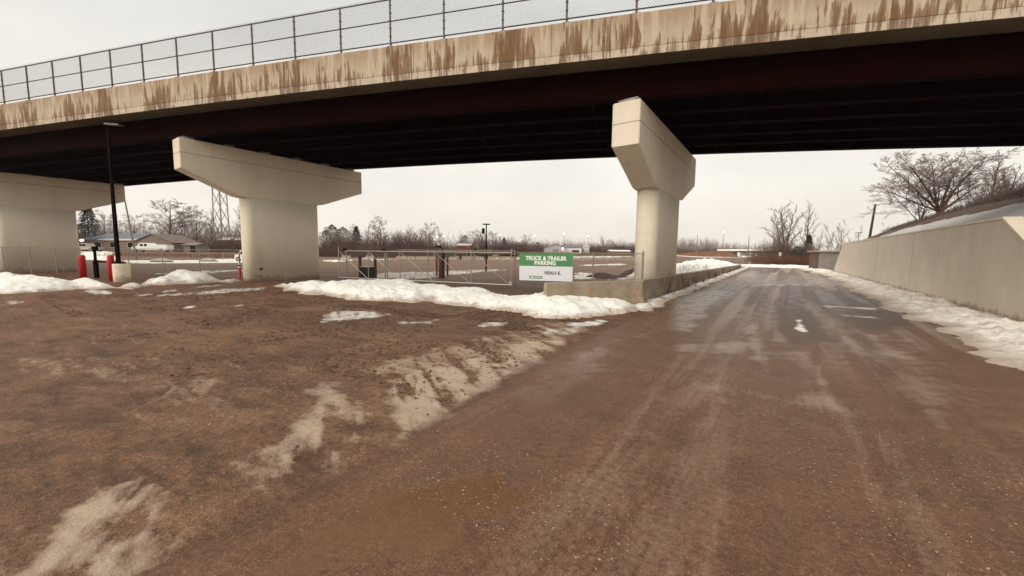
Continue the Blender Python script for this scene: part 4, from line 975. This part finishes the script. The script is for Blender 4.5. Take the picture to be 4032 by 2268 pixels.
# ================================================================ poles
def upole(x,ytop,depth,r,label,lean=(0,0),arm=None,trans=False,mat='wood',zb=None,group='utility poles'):
    t=at(x,ytop,depth); bx,by=t[0]-lean[0],t[1]-lean[1]; gz=float(terr(bx,by)) if zb is None else zb
    p=empty('utility_pole',(bx,by,gz),math.atan2(RY,RX),label,'utility pole',group)
    lx=lean[0]*RX+lean[1]*RY; ly=-lean[0]*RY+lean[1]*RX; h=t[2]-gz
    MB().tube([(0,0,-.2),(lx,ly,h)],[r,r*.7],8).build('pole',M[mat],p)
    if arm: MB().box(lx-arm,lx+arm,ly-.06,ly+.06,h-.12,h-.02).build('crossarm',M[mat],p)
    if trans: MB().lathe(lx-.28,ly-.05,[(.12,h-.95),(.13,h-.9),(.13,h-.5),(.1,h-.45)],10).build('transformer',M['black'],p)
    return p
upole(1915,880,36,.075,'tall black utility pole with crossarm and transformer left of the sign',arm=.36,trans=True,mat='black')
upole(488,770,60,.13,'grey utility pole leaning behind the light pole',lean=(-.75,-.75),mat='woodgrey')
upole(3447,804,44,.14,'bare wooden pole standing behind the retaining wall',lean=(.35,.25),zb=2.6)
upole(2950,932,110,.13,'slim utility pole right of the far lit lamp post',mat='woodgrey')
upole(2747,925,300,.3,'far grey mast right of the right pier',mat='woodgrey')
upole(3382,915,90,.08,'faint distant pole with short arm above the wall end',arm=.8,mat='woodgrey')
upole(2293,960,240,.18,'short pale pole at the right corner of the grey metal building',mat='woodgrey')
def lamp(x,y,depth,label):
    t=at(x,y,depth); gz=float(terr(t[0],t[1])); p=empty('street_lamp',(t[0],t[1],gz),math.atan2(RY,RX),label,'street lamp','distant lit street lamps'); h=t[2]-gz
    MB().tube([(0,0,0),(0,0,h)],[depth*.0006,depth*.0004],6).build('pole',M['woodgrey'],p)
    r=depth*.0019; MB().lathe(0,0,[(r*.3,h-r*.5),(r,h-.2*r),(r,h+.3*r),(.01,h+r*.6)],10).build('lit_head',M['lamp'],p)
for x,y,d,l in ((1969,925,420,'faint lit street lamp right of the black utility pole'),(2106,929,420,'faint lit street lamp above the middle of the sign'),(2221,921,420,'lit street lamp above the grey metal building'),(2316,930,420,'lit street lamp right of the grey metal building'),(2850,915,420,'bright lit street lamp over the far flyover'),(1719,934,150,'small light glowing in the left of the trees above the gate'),(1748,928,150,'small light glowing in the right of the trees above the gate')):
    lamp(x,y,d,l)
# lattice tower
def tower():
    depth=125; c=at(877,985,depth); gz=float(terr(c[0],c[1])); top=at(872,470,depth)[2]; p=empty('lattice_tower',(c[0],c[1],gz),.5,'grey steel lattice tower rising behind the middle pier cap','tower')
    h=top-gz; wb,wt=2.35,1.55
    def cr(k,z): 
        w_=(wb+(wt-wb)*z/h)*.72; a=math.pi/4+k*math.pi/2; return (w_*1.25*math.cos(a),w_*1.25*math.sin(a),z)
    for k in range(4):
        MB().tube([cr(k,0),cr(k,h)],.17,6).build('leg',M['towergrey'],p)
    nb=9
    for k in range(4):
        mb=MB()
        for i in range(nb):
            z0,z1=h*i/nb,h*(i+1)/nb; mb.tube([cr(k,z0),cr((k+1)%4,z1)],.075,4); mb.tube([cr((k+1)%4,z0),cr(k,z1)],.075,4); 
        mb.build('bracing',M['towerdark'],p)
M['towergrey']=simple('tower_steel_grey',(.30,.27,.26),.6,0,.1,5); M['towerdark']=simple('tower_brace_steel',(.13,.11,.10),.6,0,.1,5)
tower()
# ================================================================ buildings
def framed(x0,x1,depth,zbpx=None):
    a=at(x0,985,depth); b=at(x1,985,depth); c=(a+b)/2; return c,np.linalg.norm((b-a)[:2])
def house(label,x0,x1,ytop,yeave,depth,dp,wall,roof,name='house',gable='x',windows=(),door=None,snow=None,hip=0,rz=0,over=.3,cat='house'):
    c,wd=framed(x0,x1,depth); gz=float(terr(c[0],c[1])); zr=at((x0+x1)/2,ytop,depth)[2]-gz; ze=at((x0+x1)/2,yeave,depth)[2]-gz
    p=empty(name,(c[0]+FX*dp/2,c[1]+FY*dp/2,gz),math.atan2(RY,RX)+rz,label,cat)
    w=wd/2; mb=MB()
    if gable=='x': # ridge runs left-right
        mb.prism([(-dp/2,-.3),(dp/2,-.3),(dp/2,ze),(0,zr-.12),(-dp/2,ze)] if hip==0 else [(-dp/2,-.3),(dp/2,-.3),(dp/2,ze),(-dp/2,ze)],'x',-w+over,w-over)
        mb.build('walls',M[wall],p)
        r=MB(); t=.14; o_=.35
        r.v=[(-w,-dp/2-o_,ze-.05),(w,-dp/2-o_,ze-.05),(w-hip,0,zr),(-w+hip,0,zr),(-w,dp/2+o_,ze-.05),(w,dp/2+o_,ze-.05)]
        r.v+=[(a,b,z-t) for a,b,z in r.v]; r.f=[(0,1,2,3),(3,2,5,4),(6,9,8,7),(9,10,11,8),(0,6,7,1),(4,5,11,10),(1,7,8,2),(2,8,11,5),(0,3,9,6),(3,4,10,9)]
        if hip: r.f=[(0,1,2,3),(3,2,5,4),(1,5,2),(0,3,4),(6,7,11,10),(0,6,7,1),(1,7,11,5),(5,11,10,4),(4,10,6,0)]
        rf=r.build('roof',M[roof],p)
    else:
        mb.prism([(-w+over,-.3),(w-over,-.3),(w-over,ze),(0,zr-.1),(-w+over,ze)],'y',-dp/2,dp/2); mb.build('walls',M[wall],p)
        r=MB(); t=.14
        for s_ in (-1,1):
            r.add([(0,-dp/2-.3,zr),(0,dp/2+.3,zr),(s_*w,dp/2+.3,ze-.1),(s_*w,-dp/2-.3,ze-.1),(0,-dp/2-.3,zr-t),(0,dp/2+.3,zr-t),(s_*w,dp/2+.3,ze-.1-t),(s_*w,-dp/2-.3,ze-.1-t)],[(0,1,2,3),(4,7,6,5),(0,3,7,4),(1,5,6,2),(2,6,7,3)])
        rf=r.build('roof',M[roof],p)
    for (u,z0,z1,ww) in windows:
        f=MB().box(-w+2*w*u-ww/2-.06,-w+2*w*u+ww/2+.06,-dp/2-.04,-dp/2+.02,ze*z0-.06,ze*z1+.06).build('window',M['white'],p)
        MB().box(-w+2*w*u-ww/2,-w+2*w*u+ww/2,-dp/2-.055,-dp/2-.041,ze*z0,ze*z1).build('pane',M['glass'],f)
    if door: 
        u,ww,hh=door; MB().box(-w+2*w*u-ww/2,-w+2*w*u+ww/2,-dp/2-.05,-dp/2+.01,-.1,ze*hh).build('door',M['glass'] if wall!='greysiding' else M['doorgrey'],p)
    if snow:
        a,b=snow; dz=(zr-ze)/(dp/2+.35)
        V=[]; y0=-dp/2-.36; y1=y0+.8
        MB().add([(-w+2*w*a,y0,ze-.0),(-w+2*w*b,y0,ze),(-w+2*w*(b-.06),y1,ze-.05+dz*.8+.07),(-w+2*w*(a+.1),y1,ze-.05+dz*.8+.07),(-w+2*w*a,y0,ze-.12),(-w+2*w*b,y0,ze-.12)],[(0,1,2,3),(4,5,1,0)]).build('roof_snow',M['roofsnow'],rf)
    return p
M['doorgrey']=simple('grey_roller_door',(.25,.23,.225),.6,0,.05,3)
house('low house with long blue-grey hip roof behind the light pole',300,590,916,945,93,8,'beige','roofblue',windows=((.3,.3,.8,1.6),(.5,.35,.8,1.2),(.75,.35,.8,1.5)),hip=4.5,snow=(.28,.95))
house('house wing with broad brown gable facing the photo',520,684,920,953,91,8,'beige','roofbrown',gable='y',windows=((.72,.2,.75,2.2),))
house('small pale shed right of the long white truck',718,778,956,963,92,4,'beige','beige',name='shed',windows=(),door=(.7,1.2,.85),cat='shed')
house('low snow roofed shed just left under the lattice tower',857,907,934,944,112,5,'brick','roofsnow',name='shed',cat='shed')
house('second snow roofed shed beside the middle pier',920,954,935,944,112,5,'brick','roofsnow',name='shed',cat='shed')
house('small red barn with bright snowy roof beyond the gate',1797,1856,957,966,165,8,'barnred','roofsnow',name='barn',cat='barn',gable='x')
house('white gabled house between the barn and the utility pole',1852,1892,952,966,175,8,'white','roofbrown',gable='y',windows=((.5,.3,.7,1.0),))
house('small pale gabled cabin right behind the utility pole',1905,1936,967,978,170,6,'beige','beige',gable='y',name='cabin',cat='cabin')
house('low dark roofed house with snow patch above the sign',2030,2075,953,962,215,8,'brick','roofbrown',gable='x',windows=((.6,.3,.8,3),))
gb=house('grey metal building with gable end above the green sign',2148,2232,959,974,205,14,'greysiding','roofblue',gable='y',name='metal_building',cat='metal building',door=(.47,3.2,.74))
house('long pale annex with blue-grey roof beside the grey metal building',2228,2292,964,974,212,9,'white','roofblue',gable='x',name='annex',cat='annex',windows=((.6,.3,.6,4),))
house('small house with white gable right of the pale annex',2298,2322,966,972,250,8,'white','roofsnow',gable='x')
house('long low white roofed strip building left of the right pier',2400,2484,984,988,190,6,'brick','white',gable='x',name='strip_building',cat='building',windows=((.2,.2,.7,1.2),(.4,.2,.7,1.2),(.6,.2,.7,1.2)))
house('dark roofed house just left of the right pier',2438,2462,969,975,260,8,'brick','black',gable='x')
def lit(x,y,d,rr,parent_label,mat='warmlamp'): pass
# block shed on the right with flat roof
c=at(3275,1064,49.5); sh=empty('block_shed',(c[0],c[1],0),0.12,'flat roofed grey block shed with brown side beside the end of the wall','shed')
MB().box(-1.75,2.1,0,4,-.1,2.35).build('walls',M['shedgrey'] if 'shedgrey' in M else conc('stained_block',(.25,.215,.195),.3,.7,2),sh)
MB().box(-2.0,2.3,-.3,4.3,2.351,2.55).build('roof',M['block'],sh)
MB().box(-1.77,-1.751,.1,3.9,0,2.3).build('side_cladding',M['brick'],sh)
MB().box(-1.748,-1.45,-.03,-.001,0,2.3).build('corner_board',M['bark'],sh)
# small sign at road end
c=onz(3068,1042); sg=empty('road_sign',(c[0],c[1],0),math.atan2(RY,RX),'small white rectangular road sign in front of the brush clump','road sign')
sg.location=tuple(at(3068,1042,78)[:2])+(0,)
MB().tube([(0,0,0),(0,0,2.2)],.035,6).build('post',M['galvmid'],sg); MB().box(-.26,.26,-.05,-.036,1.75,2.45).build('panel',M['white'],sg)
t=at(2974,1045,72); g=empty('marker_post',(t[0],t[1],0),0,'thin dark marker post at the left of the road end','marker post'); MB().tube([(0,0,0),(0,0,1.9)],.03,6).build('post',M['bark'],g); MB().cbox(-.06,.06,-.02,.02,1.7,1.95,.01).build('reflector',M['white'],g)
# far flyover
a=at(2830,986,300); b=at(3120,990,270); d=(b-a)[:2]; ln=np.linalg.norm(d)
fo=empty('far_flyover',(a[0],a[1],0),math.atan2(d[1],d[0]),'pale flat flyover bridge on white piers in the far distance','bridge')
zt=at(2830,984,300)[2]
MB().box(0,ln,-5,5,zt-.7,zt).build('deck',M['galv'],fo); MB().box(12,ln,-4,4,zt-1.8,zt-.7).build('girder',M['black'],fo)
MB().box(0,ln,-5.3,-5.001,zt-.8,zt+.5).build('parapet',M['white'],fo)
for x in (.31,.55,.78): MB().box(ln*x-.9,ln*x+.9,-4,-3,-.5,zt-1.8).build('pier',M['white'],fo)
MB().prism([(-30,-.5),(16,-.5),(10,zt-1.9),(-2,zt-.8),(-30,zt-3)],'y',-7,7).build('abutment_slope',M['deadgrass'],fo)
# concrete blocks at the back of the field
k=0
for (x0,x1) in ((1346,1380),(1440,1470),(1560,1600),(1603,1634),(1638,1690),(1692,1715),(1768,1800),(1823,1860),(1872,1906),(1922,1954),(1960,1993),(2005,2032),(2256,2274),(2280,2302),(2306,2330),(2336,2352),(2356,2372),(2378,2396),(2402,2420),(2426,2442),(2448,2462),(2466,2480),(2484,2500)):
    dpt=92 if x0<2100 else 104+(x0-2256)*.06
    yb=1.9*FPX/dpt+992; a=at(x0,yb,dpt); b=at(x1,yb,dpt); ln=np.linalg.norm((b-a)[:2])
    pf=[(-.3,-.05),(.3,-.05),(.12,.3),(.08,.72),(-.08,.72),(-.12,.3)]
    o=MB().prism(pf,'x',0,ln).build('concrete_block',M['block'])
    o.location=(a[0],a[1],float(terr(a[0],a[1]))); o.rotation_euler=(0,0,math.atan2(b[1]-a[1],b[0]-a[0]))
    tag(o,'pale concrete barrier block in the row at the back of the field','barrier block','barrier blocks at the back of the field')
# ================================================================ vehicles
def wheel(x,y,r,parent,w=.22):
    mb=MB(); n=14; mb.loft([[(x+r*math.cos(6.283*k/n),yy,r+r*math.sin(6.283*k/n)) for k in range(n)] for yy in (y-w/2,y+w/2)]); o=mb.build('wheel',M['rubber'],parent)
    MB().loft([[(x+r*.55*math.cos(6.283*k/n),yy,r+r*.55*math.sin(6.283*k/n)) for k in range(n)] for yy in (y-w/2-.012,y+w/2+.012)]).build('rim',M['galv'],o)
def car(x,y,depth,Ln,label,prof,cab,mat,wheels=(.19,.8),rz=0,r=.36,name='pickup_truck',cat='pickup truck',Wd=1.8):
    t=at(x,y,depth); gz=float(terr(t[0],t[1])); p=empty(name,(t[0],t[1],gz),math.atan2(RY,RX)+rz,label,cat)
    mb=MB(); mb.loft([[(u*Ln,yy,z) for u,z in (prof if k==0 else [((u-.5)*.97+.5,.5+(z-.5)*.96) for u,z in prof])] for k,yy in ((1,-Wd/2),(0,-Wd/2+.12),(0,Wd/2-.12),(1,Wd/2))]); mb.build('body',M[mat],p)
    for (u0,u1,z0,z1,k0,k1) in cab:
        MB().add([(u0*Ln,-Wd/2-.012,z0),(u1*Ln,-Wd/2-.012,z0),(k1*Ln,-Wd/2-.006,z1),(k0*Ln,-Wd/2-.006,z1),(u0*Ln,-Wd/2+.03,z0),(u1*Ln,-Wd/2+.03,z0),(k1*Ln,-Wd/2+.03,z1),(k0*Ln,-Wd/2+.03,z1)],[(0,1,2,3),(0,4,5,1),(1,5,6,2),(2,6,7,3),(3,7,4,0)]).build('window',M['glass'],p)
    for u in wheels:
        for s_ in (-1,1): wheel(u*Ln,s_*(Wd/2-.08),r,p)
    return p
pk=[(0,.42),(1,.42),(1,1.0),(.62,1.02),(.58,1.75),(.34,1.78),(.22,1.1),(.02,1.02),(0,.8)]
q=car(306,992,84,5.0,'silver pickup truck facing left below the blue-grey roof',pk,[(.27,.42,1.12,1.62,.34,.42),(.44,.57,1.12,1.62,.44,.56)],'galv',r=.42)
MB().box(-.03,.0,-.75,.75,.7,.95).build('grille',M['black'],q)
for s_ in (-.8,.8): MB().box(-.035,-.001,s_-.12,s_+.12,.82,.98).build('headlight',M['glass'],q)
suv=[(0,.4),(1,.4),(1,1.5),(.95,1.8),(.32,1.8),(.2,1.15),(.02,1.05)]
car(352,982,97,4.6,'white suv parked behind the silver pickup',suv,[(.27,.5,1.15,1.65,.34,.5),(.53,.9,1.15,1.65,.53,.92)],'white',name='parked_suv',cat='suv')
tr=[(0,.5),(1,.5),(1,1.62),(.52,1.62),(.48,2.0),(.24,2.0),(.13,1.2),(.0,1.1)]
car(532,985,86,8.0,'long white crew cab truck with boxy bed in front of the gabled wing',tr,[(.245,.33,1.3,1.8,.26,.33),(.36,.44,1.3,1.8,.36,.44)],'white',(.12,.8),name='box_truck',cat='truck')
car(938,1022,62,3.2,'white van partly behind the grey post at the middle pier',suv,[(.3,.9,1.1,1.6,.34,.9)],'white',name='parked_van',cat='van')
def trailer(x,dpt,ln,label,n=2):
    t=at(x,1000,dpt); gz=float(terr(t[0],t[1])); p=empty('flatbed_trailer',(t[0],t[1],gz),math.atan2(RY,RX),label,'trailer','dark trailers parked beyond the field')
    MB().cbox(0,ln,-1.2,1.2,.85,1.25,.03).build('deck',M['black'],p); MB().box(ln*.1,ln*.12,-1.1,1.1,0.0,.85).build('landing_leg',M['black'],p)
    MB().cbox(ln*.25,ln*.6,-1.1,1.1,1.26,1.7,.05).build('cargo',M['rustbrown'],p)
    for k in range(n):
        for s_ in (-1,1): wheel(ln*(.74+.1*k),s_*1.05,.48,p)
trailer(1798,100,9.2,'long dark flatbed trailer behind the concrete blocks left of the utility pole')
trailer(1965,104,5.0,'short dark trailer just left of the green sign')
trailer(2120,108,5.6,'dark trailer hidden behind the top of the green sign')
# low snow topped platforms in the field
def plat(x,y,w,label):
    d=1.9*FPX/(y-988-(.011*(x-2016)))
    d=min(d,100); t=at(x,y,d); gz=float(terr(t[0],t[1])); p=empty('low_platform',(t[0],t[1],gz),math.atan2(RY,RX),label,'platform','low platforms topped with snow'); W_=w*d/FPX
    MB().cbox(-W_/2,W_/2,-.6,.6,.0,.16,.02).build('base',M['black'],p)
    mb=MB(); mb.loft([[(-W_*.45,-.5,.161),(W_*.45,-.5,.161),(W_*.45,.5,.161),(-W_*.45,.5,.161)],[(-W_*.38,-.4,.42),(W_*.32,-.4,.36),(W_*.32,.4,.36),(-W_*.38,.4,.42)],[(-W_*.2,-.2,.5),(W_*.1,-.2,.55),(W_*.1,.2,.55),(-W_*.2,.2,.5)]]); mb.build('snow_cap',M['snow'],p)
plat(637,1027,64,'low dark platform with snow heap right of the light pole')
plat(822,1025,48,'low dark platform with snow heap left of the middle pier')
plat(1357,1021,34,'low dark platform with snow behind the left end of the gate')
plat(1442,1020,30,'low dark platform with snow behind the gate operator box')
# warm lit lamp by the far house
t=at(322,948,88); gz=float(terr(t[0],t[1])); p=empty('yard_lamp',(t[0],t[1],gz),0,'warm glowing yard lamp beside the left pier','lamp'); MB().tube([(0,0,0),(0,0,t[2]-gz)],.05,6).build('pole',M['bark'],p); MB().lathe(0,0,[(.05,t[2]-gz-.1),(.3,t[2]-gz),(.3,t[2]-gz+.2),(.05,t[2]-gz+.35)],10).build('lit_head',M['warmlamp'],p)
t=at(2216,980,198); gz=float(terr(t[0],t[1])); p=empty('yard_lamp',(t[0],t[1],gz),0,'bright lit lamp in front of the grey metal building','lamp'); MB().tube([(0,0,0),(0,0,t[2]-gz)],.05,6).build('pole',M['bark'],p); MB().lathe(0,0,[(.1,t[2]-gz-.6),(.45,t[2]-gz),(.45,t[2]-gz+.3),(.05,t[2]-gz+.6)],10).build('lit_head',M['lamp'],p)
# scattered stones, ice lumps and grit on lot and road
def stones(name,n,x0,x1,y0,y1,s0,s1,mat,seed,zoff=0.,acc=None,label=None):
    rnd=np.random.RandomState(seed); P=[]; 
    x=x0+(x1-x0)*rnd.rand(n*3); y=y0+(y1-y0)*rnd.rand(n*3)**1.3
    dns=vnoise(x*.8,y*.8,seed)>.5
    if acc is not None: dns&=acc(x,y)
    x=x[dns][:n]; y=y[dns][:n]; n=len(x); hgt,_=rough_h(x,y)
    s=s0+(s1-s0)*rnd.rand(n)**3
    base=np.array([(1,0,0),(0,1,0),(-1,0,0),(0,-1,0),(0,0,.75),(.7,.7,.2),(-.7,.6,.3),(.2,-.9,.3)]) 
    tri=np.array([(0,5,4),(5,1,4),(1,6,4),(6,2,4),(2,3,4),(3,7,4),(7,0,4),(0,1,5),(1,2,6)])
    V=base[None]*(1+.35*rnd.randn(n,8,1))*s[:,None,None]; V[:,:,2]=np.abs(V[:,:,2])*.8-.15*s[:,None]
    V+=np.stack([x,y,hgt+.004+zoff],-1)[:,None,:]
    F=(np.arange(n)[:,None,None]*8+tri[None]).reshape(-1,3)
    o=npmesh(name,V.reshape(-1,3),F,M[mat],None,False); tag(o,label,kind='stuff')
lotf=lambda x,y:x<road_l(y)-.1
roadf=lambda x,y:(x>road_l(y)+.1)&(x<road_r(y)-.05)
M['mudclod']=simple('mud_clods',(.10,.055,.035),.95,0,.35,3); M['grit']=simple('pale_grit',(.33,.24,.17),.9,0,.3,9); M['icebit']=simple('dirty_ice_bits',(.62,.52,.42),.6,0,.15,9)
stones('mud_clods',9000,-24,-3.2,1.6,14,.006,.032,'mudclod',5,acc=lotf,label='mud clods and gravel scattered over the lot')
stones('mud_clods',7000,-22,-3.3,3.2,13,.012,.045,'mudclod',15,acc=lotf,label='coarser mud clods across the middle of the lot')
stones('mud_clods',1500,-12,-3.2,7.5,10.5,.015,.07,'mudclod',6,acc=lotf,label='dark clods in front of the snow banks')
stones('pale_grit',5000,-3.6,3.3,.7,7,.003,.010,'grit',7,acc=roadf,label='pale grit on the wet asphalt')
stones('pale_grit',2500,-14,-3.4,1.2,9,.005,.016,'grit',8,acc=lotf,label='pale gravel on the muddy lot')
stones('ice_bits',260,1.2,3.4,1.2,5.5,.012,.035,'icebit',9,acc=roadf,label='small dirty ice lumps at the right of the road')

# ================================================================ thin winter haze in the far air
hz=MB().box(-760,760,-760,760,-1.5,47).build('haze',None); tag(hz,'thin pale winter haze over the fields',kind='stuff')
hm=bpy.data.materials.new('thin_haze'); hm.use_nodes=True; t_=hm.node_tree
for n in list(t_.nodes): t_.nodes.remove(n)
vo=t_.nodes.new('ShaderNodeOutputMaterial'); pv=t_.nodes.new('ShaderNodeVolumePrincipled'); pv.inputs['Color'].default_value=(.93,.90,.87,1); pv.inputs['Density'].default_value=.0002; pv.inputs['Anisotropy'].default_value=.2
t_.links.new(pv.outputs[0],vo.inputs['Volume']); hz.data.materials.append(hm)
